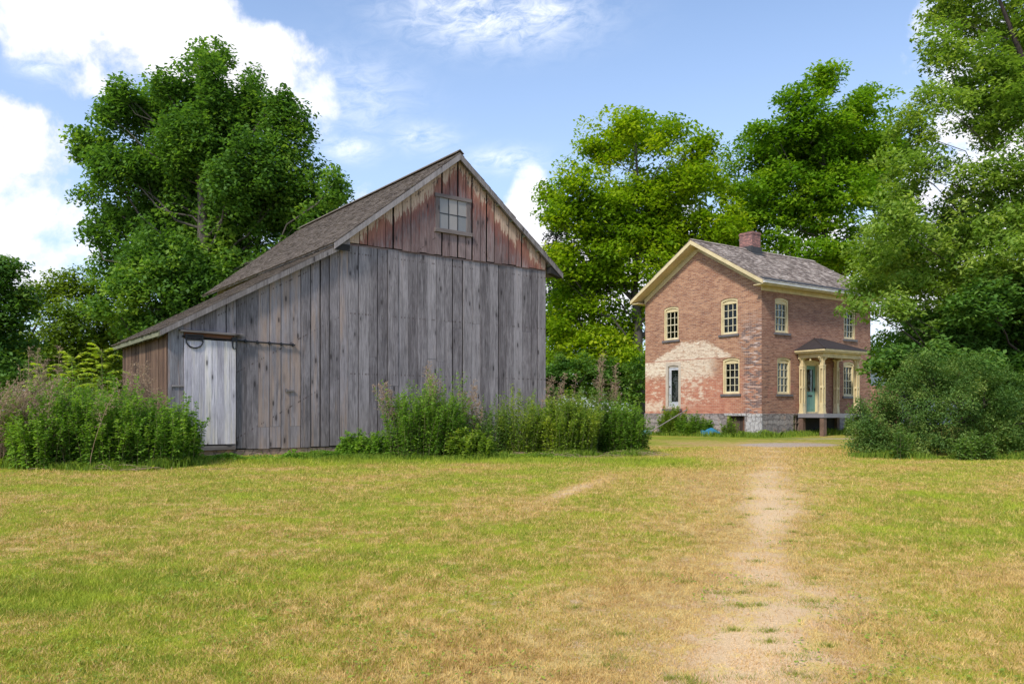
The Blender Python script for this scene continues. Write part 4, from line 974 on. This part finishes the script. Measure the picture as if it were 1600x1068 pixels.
# trees at far left
T_, n = make_tree('ash_tree', 'green tree cut by the left edge of the picture', (-27.2, 41, 0), .3, L(41, [(-20, 425, 40, 30), (15, 432, 26, 34), (30, 470, 30, 26), (-10, 480, 50, 40), (10, 530, 44, 40), (-40, 540, 60, 60), (20, 575, 36, 24), (-60, 440, 50, 50)], .9, 1, 3), L_walnut, .24, 50, seed=41, cl_r=.7, flat=.5); tot += n
for i, (lab, bx, dd, lst, lm) in enumerate([
    ('olive green bushy tree left of the barn with a ragged top', -33.0, 52, [(60, 462, 32, 30), (95, 450, 30, 26), (70, 510, 44, 36), (110, 500, 40, 38), (50, 560, 44, 36), (95, 560, 40, 40)], L_hedge),
    ('olive green bushy tree nearest the dark maple behind the sumac', -28.5, 54, [(132, 448, 26, 26), (160, 462, 30, 26), (150, 505, 42, 34), (190, 500, 34, 34), (135, 560, 44, 38), (185, 545, 44, 40), (215, 520, 34, 32)], L_hedge)]):
    T_, n = make_tree('bushy_tree', lab, (bx, dd, 0), .25, L(dd, lst, .9, 1, i), lm, .27, 46, 'bushy trees left of the barn', seed=50+i, cl_r=.85, flat=.7); tot += n
# box elder overhanging from the right
EL = [(1455, 485, 44, 20), (1530, 480, 50, 24), (1400, 480, 26, 22), (1590, 500, 50, 36), (1400, 345, 52, 34), (1370, 398, 44, 34), (1362, 446, 38, 34), (1348, 478, 24, 20), (1440, 385, 56, 42), (1510, 345, 60, 42), (1570, 390, 60, 50), (1425, 440, 50, 26), (1490, 420, 60, 34), (1415, 300, 34, 18),
      (1425, 205, 40, 32), (1405, 255, 34, 18), (1460, 262, 50, 26), (1470, 160, 44, 36), (1475, 70, 36, 44), (1520, 20, 44, 40), (1540, 110, 50, 50), (1590, 60, 60, 60), (1610, 160, 60, 60), (1545, 200, 40, 30), (1590, 260, 56, 44), (1530, 290, 50, 26), (1640, 340, 60, 60), (1560, -50, 100, 60), (1680, 20, 90, 90), (1690, 220, 80, 90),
      (1545, 430, 60, 40), (1580, 330, 50, 50), (1500, 380, 60, 40), (1560, 150, 50, 50), (1620, 450, 60, 50), (1470, 20, 26, 30), (1700, 420, 90, 90)]
T_, n = make_tree('box_elder_tree', 'large light green tree overhanging the house from the right edge', (18.6, 24, 0), .34, L(23, EL, 1.0, 2.0, 9), L_elder, .150, 44, seed=61, cl_r=.42, flat=.6, density=.95, limb_vis=.34, barkm=M_barkdk, wr=.5, fork=.2, hollow=.25); tot += n
T_, n = make_tree('walnut_tree', 'dark green low tree under the light overhanging tree at right', (16.6, 22.6, 0), .22, L(22.2, [
      (1465, 505, 40, 26), (1520, 540, 54, 40), (1450, 575, 36, 24), (1620, 580, 50, 50), (1585, 480, 50, 40), (1510, 610, 44, 30), (1480, 560, 40, 30), (1400, 585, 20, 14),
      (1425, 545, 44, 26), (1490, 520, 60, 40), (1570, 510, 60, 56), (1500, 575, 60, 34), (1590, 590, 56, 50), (1560, 640, 60, 40), (1440, 590, 34, 22), (1640, 540, 60, 70), (1540, 470, 50, 30), (1600, 440, 50, 44), (1650, 620, 60, 60), (1560, 560, 70, 50), (1450, 560, 50, 34), (1390, 560, 34, 24), (1600, 650, 60, 50)], 1., 1.2, 5), L_walnut, .15, 60, seed=71, cl_r=.45, flat=.5, barkm=M_barkdk); tot += n
# dull green shrub at the right edge of the lawn
T_, n = make_tree('overgrown_shrub', 'big dull green overgrown shrub on the lawn at right', (10.2, 19.3, 0), .07, L(19.3, [
      (1345, 655, 16, 30), (1440, 575, 26, 26), (1500, 580, 30, 26), (1385, 622, 20, 18), (1560, 600, 34, 30), (1345, 700, 20, 16), (1395, 600, 12, 12), (1375, 665, 34, 46), (1362, 692, 30, 26), (1420, 640, 42, 52), (1410, 690, 46, 30), (1475, 630, 46, 54), (1470, 690, 50, 30), (1530, 640, 46, 54), (1535, 690, 50, 30), (1590, 660, 46, 50), (1600, 700, 50, 26), (1455, 600, 26, 20), (1650, 670, 50, 50), (1440, 612, 30, 18)], 1.2, .25, 7), L_yew, .066, 84, seed=81, cat='shrub', cl_r=.24, flat=.85, upb=.5, wr=.38, density=.72, hollow=.55, barkm=M_barkdk); tot += n

# ------------------------------------------------------------------ weeds
def weeds(name, label, spots, height, nst, leafm, group=None, leaf=(.075, .020), per=46, lean=.12, seed=1, taper=.35, dens_top=1., cat='weeds', stemc=True, hv=.28):
    """a clump of upright leafy stems. spots: (x, y, rx, ry, weight)"""
    g = np.random.default_rng(seed); per = int(per*1.45); leaf = (leaf[0]*.86, leaf[1]*.82); hv *= 1.25
    W = np.array([s[4] if len(s) > 4 else 1 for s in spots], float); W /= W.sum()
    k = g.choice(len(spots), nst, p=W); S = np.array([s[:4] for s in spots])[k]
    a = g.random(nst)*6.283; r = np.sqrt(g.random(nst)); x = S[:, 0]+S[:, 2]*r*np.cos(a); y = S[:, 1]+S[:, 3]*r*np.sin(a)
    edge = r
    h = height*(1-hv*.5+hv*g.normal(size=nst)*.45)*(1-.42*edge**2.5); h = np.clip(h, height*.25, height*1.35)
    la = g.random(nst)*6.283; lx = np.cos(la)*lean+np.cos(a)*edge*.18; ly = np.sin(la)*lean+np.sin(a)*edge*.18
    base = np.stack([x, y, gz(x, y)], 1)
    paths, rads = [], []
    t = np.linspace(0, 1, 5)
    for i in range(nst):
        P = base[i]+np.stack([lx[i]*h[i]*t**1.6, ly[i]*h[i]*t**1.6, h[i]*t*(1-.06*t)], 1); paths.append(P); rads.append(np.linspace(.005, .002, 5))
    N = nst*per; i = np.repeat(np.arange(nst), per); u = .06+.94*g.random(N)**.85
    P = base[i]+np.stack([lx[i]*h[i]*u**1.6, ly[i]*h[i]*u**1.6, h[i]*u*(1-.06*u)], 1)
    ph = g.random(N)*6.283; L_ = leaf[0]*g.uniform(.6, 1.3, N)*(1.15-taper*u); el_ = g.uniform(-.35, .85, N)+.3*u
    D = np.stack([np.cos(ph)*np.cos(el_), np.sin(ph)*np.cos(el_), np.sin(el_)], 1)
    side = norm(np.cross(D, np.array([0, 0, 1.]))+g.normal(size=(N, 3))*.25); wd = leaf[1]*(L_/leaf[0])*1.3
    st = g.uniform(0, 1, N)**1.5*leaf[0]*1.3*(1.2-u)      # side shoots carry leaves away from the stem
    o = P+D*st[:, None]; tipd = D.copy(); tipd[:, 2] -= .35
    V = np.stack([o, o+D*(L_*.45)[:, None]+side*wd[:, None], o+norm(tipd)*L_[:, None], o+D*(L_*.45)[:, None]-side*wd[:, None]], 1).reshape(-1, 3)
    stint = np.clip(.38+.24*g.normal(size=nst)+(vnoise(x, y, 2.2, seed)-.5)*.5, 0, 1)
    rnd = np.clip(stint[i]*.8+.22*u+.12*g.normal(size=N)-.03, 0, 1)
    root = empty(name, (float(np.mean([s[0] for s in spots])), float(np.mean([s[1] for s in spots])), 0), 0, label, cat, group); off = np.array(root.location)
    V0, F0 = tube_np(paths, rads, 3)
    link_mesh('stems', V0-off, F0, M_stem, root, None); link_mesh('leaves', V-off, np.arange(4*N).reshape(-1, 4), leafm, root, {'rnd': np.repeat(rnd, 4)})
    return root
def dry(name, label, spots, height, nst, seed=1, lean=(0, 0), br=34, group=None, plume=.5, spread=.12, cat='dead weeds', width=.0024):
    """dead stalks with feathery seed heads"""
    g = np.random.default_rng(seed); k = g.integers(0, len(spots), nst); S = np.array([s[:4] for s in spots])[k]
    x = S[:, 0]+S[:, 2]*g.normal(size=nst)*.6; y = S[:, 1]+S[:, 3]*g.normal(size=nst)*.6
    h = height*g.uniform(.7, 1.15, nst); lx = lean[0]+g.normal(size=nst)*spread; ly = lean[1]+g.normal(size=nst)*spread
    base = np.stack([x, y, gz(x, y)], 1); t = np.linspace(0, 1, 7); paths, rads = [], []
    f = lambda i, t: base[i]+np.stack([lx[i]*h[i]*t**1.5, ly[i]*h[i]*t**1.5, h[i]*(t-.22*abs(lean[0])*t**3)], -1)
    quads = []
    for i in range(nst):
        paths.append(f(i, t)); rads.append(np.linspace(.0065, .003, 7))
        for b in range(br):
            u = 1-plume*g.random(); p = f(i, np.array([u]))[0]; ph = g.random()*6.283; ln = h[i]*.17*(1.12-u)**.5*g.uniform(.4, 1.1); e = g.uniform(.2, 1.1)
            d = np.array([math.cos(ph)*math.cos(e), math.sin(ph)*math.cos(e), math.sin(e)]); q = p+d*ln*.5; r = q+(d+np.array([0, 0, -.25]))*ln*.5
            paths.append(np.array([p, q, r])); rads.append(np.array([width*1.1, width*.9, width*.6]))
            for c in range(5):
                w = p+(r-p)*g.uniform(.25, 1)+g.normal(size=3)*.008; dd = norm(g.normal(size=3))*.017; s = norm(np.cross(dd, g.normal(size=3)))*.006
                quads.append([w-dd, w+s, w+dd, w-s])
    V0, F0 = tube_np(paths, rads, 3); Q = np.array(quads).reshape(-1, 3)
    root = empty(name, (float(x.mean()), float(y.mean()), 0), 0, label, cat, group); off = np.array(root.location)
    link_mesh('stalks', V0-off, F0, M_dry, root, {'rnd': np.clip(g.normal(size=len(V0))*.05+.35, 0, 1)})
    link_mesh('seed_heads', Q-off, np.arange(len(Q)).reshape(-1, 4), M_dry, root, {'rnd': np.repeat(g.random(len(Q)//4)*.7+.2, 4)})
    return root
def gp(u, d): return (u-800)/FP*d
# the overgrown bed left of the barn door
GW = 'green weed clumps left of the barn door'
weeds('weed_clump', 'dark leafy weed clump nearest the white barn door', [(gp(245, 15.9), 15.9, .75, .8), (gp(275, 16.4), 16.3, .4, .5)], 1.28*1.13, 280, L_weed, GW, (.085, .024), 62, seed=1)
weeds('weed_clump', 'tall green weed clump in the middle of the left bed', [(gp(165, 15.6), 15.6, .85, .9)], 1.62*1.13, 330, L_weed, GW, (.085, .022), 62, seed=2)
weeds('weed_clump', 'green weed clump at the left of the left bed beside the brown stalks', [(gp(85, 15.2), 15.2, .65, .8)], 1.50*1.13, 230, L_weed, GW, (.085, .022), 62, seed=3)
weeds('weed_clump', 'darker weed clump at the left edge under leaning dry stalks', [(gp(10, 15.6), 15.7, .6, .7)], 1.15*1.13, 170, L_weed, GW, (.085, .025), 56, seed=4)
weeds('weed_clump', 'pale green feathery weeds behind the left bed below the sumac', [(gp(120, 18.6), 18.6, 1.3, .8), (gp(40, 18), 18, 1, .8)], 1.75*1.13, 300, L_weed2, GW, (.075, .014), 60, seed=5)
dry('dead_stalks', 'reddish dry stalks sweeping in from the left edge of the picture', [(gp(-20, 15), 15, .4, .5), (gp(20, 15.4), 15.2, .3, .5)], 1.65, 110, 1, (.42, -.1), 16, 'dry stalks in the left bed', .55, .16)
dry('dead_stalks', 'pale dry stalks rising from the left bed against the barn side wall', [(gp(205, 17), 17, .22, .3)], 1.95, 16, 2, (.03, 0), 40, 'dry stalks in the left bed', .55, .07)
dry('dead_stalks', 'brown dry stalks beside the barn corner above the left weeds', [(gp(238, 17.3), 17.2, .16, .2)], 1.62, 9, 3, (.05, 0), 36, 'dry stalks in the left bed', .5, .1)
dry('dead_stalks', 'dry plumed stalks standing before the smaller left sumac', [(gp(62, 18), 18, .25, .3)], 2.25, 16, 4, (0, 0), 44, 'dry stalks in the left bed', .5, .07)
dry('dead_stalks', 'thin dry stalks hidden among the middle of the left weeds', [(gp(120, 15.2), 15.0, .8, .5)], 1.55, 7, 5, (.12, 0), 30, 'dry stalks in the left bed', .5, .25)
# sumac
def sumac(label, x, y, h, seed, n=14, ln=.62):
    g = np.random.default_rng(seed); root = empty('sumac', (x, y, 0), 0, label, 'sumac', 'sumacs left of the barn')
    paths = [np.array([[0, 0, -.05], [.03, .02, h*.5], [.0, .03, h]])]; rads = [np.array([.022, .016, .010])]; Q = []; rn = []
    for k in range(n):
        ph = k*2.4+g.random()*.5; lvl = (k/n); s = np.array([.0, .03, h*(.55+.45*lvl)]); e0 = .35+.75*lvl; L0 = ln*g.uniform(.8, 1.15)*(1.05-.2*lvl)
        u = np.linspace(0, 1, 9); d = np.array([math.cos(ph), math.sin(ph), 0])
        P = s+d*(L0*np.cos(e0)*u)[:, None]+np.stack([0*u, 0*u, L0*(np.sin(e0)*u-.55*u*u)], 1); paths.append(P); rads.append(np.linspace(.006, .002, 9))
        for j in range(15):
            v = .18+.82*j/14; p = np.array([np.interp(v, u, P[:, i]) for i in range(3)]); T = norm(P[-1]-P[0])
            sd = norm(np.cross(T, np.array([0, 0, 1.])))
            for sg in (-1, 1):
                l = .17*(1-.45*abs(v-.45))*g.uniform(.85, 1.15); dd = norm(sd*sg+T*.45+np.array([0, 0, -.35+.15*g.normal()])); w = norm(np.cross(dd, np.array([0, 0, 1.])+.3*g.normal(size=3)))*l*.17
                Q.append([p, p+dd*l*.4+w, p+dd*l, p+dd*l*.4-w]); rn.append(np.clip(.35+.45*lvl+.15*g.normal(), 0, 1))
    V0, F0 = tube_np(paths, rads, 4); link_mesh('stem', V0, F0, M_stem, root, None)
    Q = np.array(Q).reshape(-1, 3); link_mesh('fronds', Q, np.arange(len(Q)).reshape(-1, 4), L_sumac, root, {'rnd': np.repeat(rn, 4)})
sumac('tallest yellow green sumac beside the barn eave', gp(158, 19.5), 19.5, 2.62, 1, 18, .72)
sumac('yellow green sumac in the middle of the three sumacs', gp(112, 19.8), 19.8, 2.45, 2, 18, .78)
sumac('smallest yellow sumac behind dry plumes at the left', gp(62, 20), 20.0, 2.15, 3, 15, .66)
# weeds along the barn front and on to the house
GC = 'green weed clumps along the barn front'
weeds('weed_clump', 'large bushy weed clump in front of the right half of the barn', [(gp(655, 18.0), 18.1, .72, .55), (gp(690, 18.3), 18.3, .5, .5)], 1.72*1.13, 340, L_weed, GC, (.080, .020), 60, seed=11)
weeds('weed_clump', 'low broad leaved weeds left of the large bushy clump', [(gp(585, 18.4), 18.4, .55, .35), (gp(555, 18.6), 18.6, .4, .25)], .55*1.13, 150, L_weed, GC, (.09, .032), 40, seed=12)
weeds('weed_clump', 'low pale green weeds at the right foot of the large clump', [(gp(735, 17.9), 17.9, .5, .35)], .66*1.13, 120, L_weedy, GC, (.09, .030), 40, seed=13)
weeds('weed_clump', 'grey green weeds between the large clump and the yellow leaved weeds', [(gp(760, 18.9), 19.0, .5, .4)], 1.30*1.13, 95, L_weed2, GC, (.075, .018), 56, seed=14)
weeds('weed_clump', 'tall spindly yellow leaved weeds before the barn right corner', [(gp(812, 19.1), 19.1, .42, .4)], 1.55*1.13, 105, L_weedy, GC, (.085, .014), 54, seed=15)
weeds('weed_clump', 'bright green weed clump just past the barn corner', [(gp(885, 19.2), 19.3, .68, .6)], 1.46*1.13, 260, L_weedy, GC, (.080, .018), 58, seed=16, hv=.16)
weeds('weed_clump', 'mid green weeds between the barn corner and the bright clump', [(gp(850, 20.2), 20.1, .5, .4)], 1.42*1.13, 90, L_weed, GC, (.080, .02), 56, seed=17)
weeds('weed_clump', 'tall bright green weeds before the house at the end of the row', [(gp(925, 20.3), 20.4, .6, .5)], 1.62*1.13, 220, L_weed2, GC, (.080, .018), 58, seed=18)
weeds('weed_clump', 'dark green last weed clump of the row beside the house wall', [(gp(975, 20.0), 20.1, .55, .5)], 1.40*1.13, 200, L_weed, GC, (.080, .024), 58, seed=19)
GD = 'dry stalks among the barn front weeds'
dry('dead_stalks', 'tall pinkish dry plumes rising above the large clump', [(gp(675, 18.5), 18.5, .18, .2)], 2.05, 11, 11, (-.02, 0), 52, GD, .5, .07)
dry('dead_stalks', 'pale dry stalks leaning left out of the large clump', [(gp(620, 18.2), 18.2, .2, .2)], 1.6, 10, 12, (-.16, 0), 44, GD, .5, .08)
dry('dead_stalks', 'brown dry stalks right of the large clump against grey boards', [(gp(730, 18.8), 18.8, .2, .2)], 1.65, 12, 13, (.03, 0), 44, GD, .5, .09)
dry('dead_stalks', 'dry stalks just right of the barn corner', [(gp(866, 20.2), 20.4, .25, .2)], 1.85, 12, 14, (.05, 0), 40, GD, .5, .09)
dry('dead_stalks', 'left of the two tall dry plumes before the maple', [(gp(939, 20.6), 20.6, .05, .05)], 2.3, 4, 15, (0, 0), 60, GD, .55, .02)
dry('dead_stalks', 'right of the two tall dry plumes before the maple', [(gp(960, 20.6), 20.8, .05, .05)], 2.28, 4, 16, (0, 0), 60, GD, .55, .02)
# fallen stems on the ground in front of the weeds
def fallen(label, cx, cy, n, seed, w=1.2):
    g = np.random.default_rng(seed); paths, rads = [], []
    for i in range(n):
        x, y = cx+g.normal()*w*.5, cy+g.normal()*.14; a = g.normal()*.5+(math.pi if g.random() < .5 else 0); l = g.uniform(.25, .8)
        t = np.linspace(0, 1, 5); P = np.stack([x+math.cos(a)*l*t, y+math.sin(a)*l*t*.6, gz(x, y)+.02+.12*g.random()*np.sin(t*3.1)+g.normal(size=5)*.008], 1); paths.append(P); rads.append(np.linspace(.007, .003, 5))
    V, F = tube_np(paths, rads, 4); o = link_mesh('fallen_stems', V, F, M_dry, None, {'rnd': np.full(len(V), .45)+g.normal(size=len(V))*.1}); tag(o, label, 'fallen stems', kind='stuff')
fallen('dry fallen stems under the left weed bed', gp(185, 14.8), 14.75, 26, 1, 1.5)
fallen('dry fallen stems under the yellow leaved weeds', gp(845, 18.4), 18.45, 50, 2, 1.1)
fallen('dry fallen stems at the right end of the weed row', gp(985, 19.1), 19.2, 34, 3, .7)
# low ground cover along the barn foot
def cover(name, label, xs, ys, n, seed, h=.16, lm=L_weed, s=.06):
    g = np.random.default_rng(seed); x = g.uniform(*xs, n); t = (x-xs[0])/(xs[1]-xs[0]); y = ys[0]+(ys[1]-ys[0])*t+g.normal(size=n)*.16
    hh = h*vnoise(x, y, 2.3, seed)*1.6; c = np.stack([x, y, gz(x, y)+.015+g.random(n)*hh], 1); V, F = leaf_quads(c, s*g.uniform(.6, 1.2, n), .9, .7)
    o = link_mesh(name, V, F, lm, None, {'rnd': np.repeat(np.clip(vnoise(x, y, 3, seed+1)*.8+g.normal(size=n)*.12, 0, 1), 4)}); tag(o, label, 'ground cover', kind='stuff')
cover('ground_cover', 'low leafy green ground cover along the foot of the barn', (gp(285, 17.2), gp(600, 18.8)), (17.15, 18.75), 9000, 1)
cover('ground_cover', 'low pale green ground cover in front of the weed row', (gp(700, 17.8), gp(900, 18.4)), (17.75, 18.4), 3500, 2, .12, L_weedy)
cover('ground_cover', 'rough green grass at the foot of the brick house', (gp(1020, 35), gp(1215, 32.2)), (36.0, 32.7), 5000, 3, .2, L_weedy, .07)
# weeds and oddments by the house
GH = 'green weeds against the brick house'
weeds('weed_clump', 'taller green weed clump under the white door of the house', [(gp(1052, 35.0), 35.2, .55, .4)], 1.25*1.13, 110, L_weedy, GH, (.10, .028), 50, seed=31)
weeds('weed_clump', 'lower green weed clump right of the taller one by the house', [(gp(1085, 34.6), 34.6, .75, .4)], .85*1.13, 120, L_weed, GH, (.10, .03), 46, seed=32)
weeds('weed_clump', 'thin weeds beside the dark cellar door', [(gp(1140, 33.6), 33.5, .28, .2)], .85*1.13, 18, L_weedy, GH, (.10, .03), 40, seed=33)
weeds('weed_clump', 'single small upright weed at the right end of the porch', [(gp(1325, 34.5), 34.5, .16, .14)], .85*1.13, 16, L_weed2, GH, (.10, .03), 40, seed=34)
weeds('weed_clump', 'single upright green weed before the left part of the big shrub', [(gp(1408, 17.9), 17.9, .14, .1)], .9, 12, L_weed2, None, (.09, .02), 46, seed=35)
weeds('weed_clump', 'upright green weeds before the right part of the big shrub', [(gp(1525, 17.4), 17.4, .42, .12)], .75, 34, L_weed2, None, (.09, .02), 46, seed=36)
m = MB(); x, y = gp(1114, 33.7), 33.9
m.prism([(x-.42, .0), (x+.44, .0), (x+.40, .16), (x+.12, .30), (x-.2, .22), (x-.38, .26)], y, y+.5); m.prism([(x-.2, .22), (x+.12, .30), (x+.05, .36), (x-.12, .3)], y+.05, y+.4)
o = m.build('plastic_tub', M_blue); tag(o, 'blue plastic tub half hidden in weeds by the house wall', 'tub')
m = MB(); x, y = gp(1012, 35), 35.5; m.prism([(x-.28, .02), (x+.28, .02), (x+.25, .2), (x-.25, .26)], y, y+.4)
o = m.build('plastic_tub', paint('pale_blue_plastic', (.22, .50, .58), .15, .4)); tag(o, 'small pale blue tub at the left corner of the house', 'tub')
o = tag((lambda mb: (mb.tube([(gp(1012, 33.2), 33.4, .12), (gp(1075, 34), 34.2, 1.15)], .028, 5), mb.build('leaning_pole', M_trim))[1])(MB()), 'thin grey pole leaning over the weeds by the house', 'pole')
# neighbouring house and low brick wall beyond
bn = empty('neighbour_house', (31.3, 66, 0), R(-40), 'white sided house with a grey roof beyond the trees at right', 'house')
M_siding = mat('white_clapboard', lambda t: ((lambda z: t.mix((z*5.5)._m('FRACT').step(.0, .12), (.42, .46, .52), (.70, .74, .80)))(t.xyz(t.pos())[2])), .7)
m = MB(); m.bx(-6, 6, 0, 8, -.2, 3.1); m.prism([(-6, 3.1), (6, 3.1), (0, 6.0)], .02, 7.98); m.build('wall', M_siding, bn)
m = MB(); m.prism([(-6.5, 2.95), (0, 6.15), (6.5, 2.95), (6.5, 3.15), (0, 6.38), (-6.5, 3.15)], -.5, 8.5); m.build('roof', mat('grey_asphalt_roof', lambda t: t.mix(t.noise(t.pos(), 20, 3), (.30, .26, .27), (.44, .39, .40))), bn)
m = MB(); brickbox(m, 0, 3.2, 0, .35, -.1, 2.55); o = m.build('brick_wall', M_bricks, None, fixn=False); o.location = (gp(1352, 46), 46, 0); o.rotation_euler = (0, 0, R(-20)); o.scale = (.55, 1, 1)
tag(o, 'low orange brick wall beyond the far corner of the house', 'wall')
print('leaves', tot)

# far wood that closes the horizon
def far_wood(label, d, u0, u1, vtop, seed, lm, n=26000):
    g = np.random.default_rng(seed); u = g.uniform(u0, u1, n); x = (u-800)/FP*d+g.normal(size=n)*1.5; y = d+g.normal(size=n)*2.5
    ht = ((YH-vtop)/FP*d+CAMH)*(.62+.55*vnoise(x, x*0, .13, seed)+.16*vnoise(x, x*0, .5, seed+1)); z = ht*np.sqrt(g.random(n)); z = z+.5*np.sin(x*2+z)
    V, F = leaf_quads(np.stack([x, y, np.abs(z)], 1), .62*g.uniform(.6, 1.3, n), .6, .7)
    o = link_mesh('distant_wood', V, F, lm, None, {'rnd': np.repeat(np.clip(vnoise(x, z, .6, seed+2)*.8+g.normal(size=n)*.13, 0, 1), 4)}); tag(o, label, 'wood', kind='stuff')
far_wood('dark distant trees closing the horizon behind the left weed bed', 66, -500, 420, 560, 1, L_hedge, 30000)
far_wood('distant green wood behind the house and the barn', 96, 380, 1500, 560, 2, L_hedge, 40000)
far_wood('distant green wood behind the trees at right', 90, 1430, 2200, 540, 3, L_dark, 20000)

# unmown grass that fringes the weed beds
def fringe(label, pts, n, seed, h=.22, w=.005, spread=.16, lm=None):
    g = np.random.default_rng(seed); P = np.array(pts, float); seg = np.linalg.norm(np.diff(P, axis=0), axis=1); cum = np.concatenate([[0], np.cumsum(seg)]); q = g.random(n)*cum[-1]
    x = np.interp(q, cum, P[:, 0]); y = np.interp(q, cum, P[:, 1]); cl = vnoise(x*3, y*3, 1, seed)
    x = x+g.normal(size=n)*spread*.6; y = y+g.normal(size=n)*spread; hh = h*g.uniform(.35, 1.2, n)*(.35+cl); a = g.random(n)*6.283; b = g.random(n)*6.283; ln = g.uniform(.1, .8, n)
    base = np.stack([x, y, gz(x, y)-.01], 1); sd = np.stack([np.cos(a), np.sin(a), 0*a], 1)*(w*g.uniform(.6, 1.3, n))[:, None]
    mid = base+np.stack([np.cos(b)*ln*hh*.3, np.sin(b)*ln*hh*.3, hh*.62], 1); tip = base+np.stack([np.cos(b)*ln*hh, np.sin(b)*ln*hh, hh*(1-.3*ln)], 1)
    V = np.stack([base-sd, base+sd, mid+sd*.7, tip, mid-sd*.7], 1).reshape(-1, 3)
    o = link_mesh('tall_grass', V, np.arange(5*n).reshape(-1, 5), lm or L_weedy, None, {'rnd': np.repeat(np.clip(g.normal(size=n)*.25+.45, 0, 1), 5)}); tag(o, label, 'tall grass', kind='stuff')
fringe('unmown grass fringing the front of the left weed bed', [(gp(-20, 14.9), 14.9), (gp(120, 14.6), 14.6), (gp(230, 15.0), 15.0), (gp(300, 15.8), 15.8), (gp(310, 17), 17)], 7000, 1)
fringe('unmown grass fringing the front of the barn weed row', [(gp(480, 18.0), 18.0), (gp(600, 17.7), 17.7), (gp(740, 17.6), 17.6), (gp(860, 18.5), 18.5), (gp(1010, 19.3), 19.3)], 9000, 2, .2)
fringe('unmown grass along the bottom of the right shrub', [(gp(1335, 18.6), 18.6), (gp(1450, 17.9), 17.9), (gp(1640, 17.6), 17.6)], 6000, 3, .2)
fringe('unmown grass below the house wall and porch', [(gp(1015, 35.6), 35.6), (gp(1110, 33.7), 33.7), (gp(1190, 32.3), 32.3), (gp(1250, 34.3), 34.3), (gp(1340, 36.6), 36.6)], 6000, 4, .3, .010, .3)
fringe('dry grass standing behind the left weed bed', [(gp(-40, 17), 17), (gp(60, 16.8), 16.8)], 3500, 5, 1.1, .006, .3, M_dry)
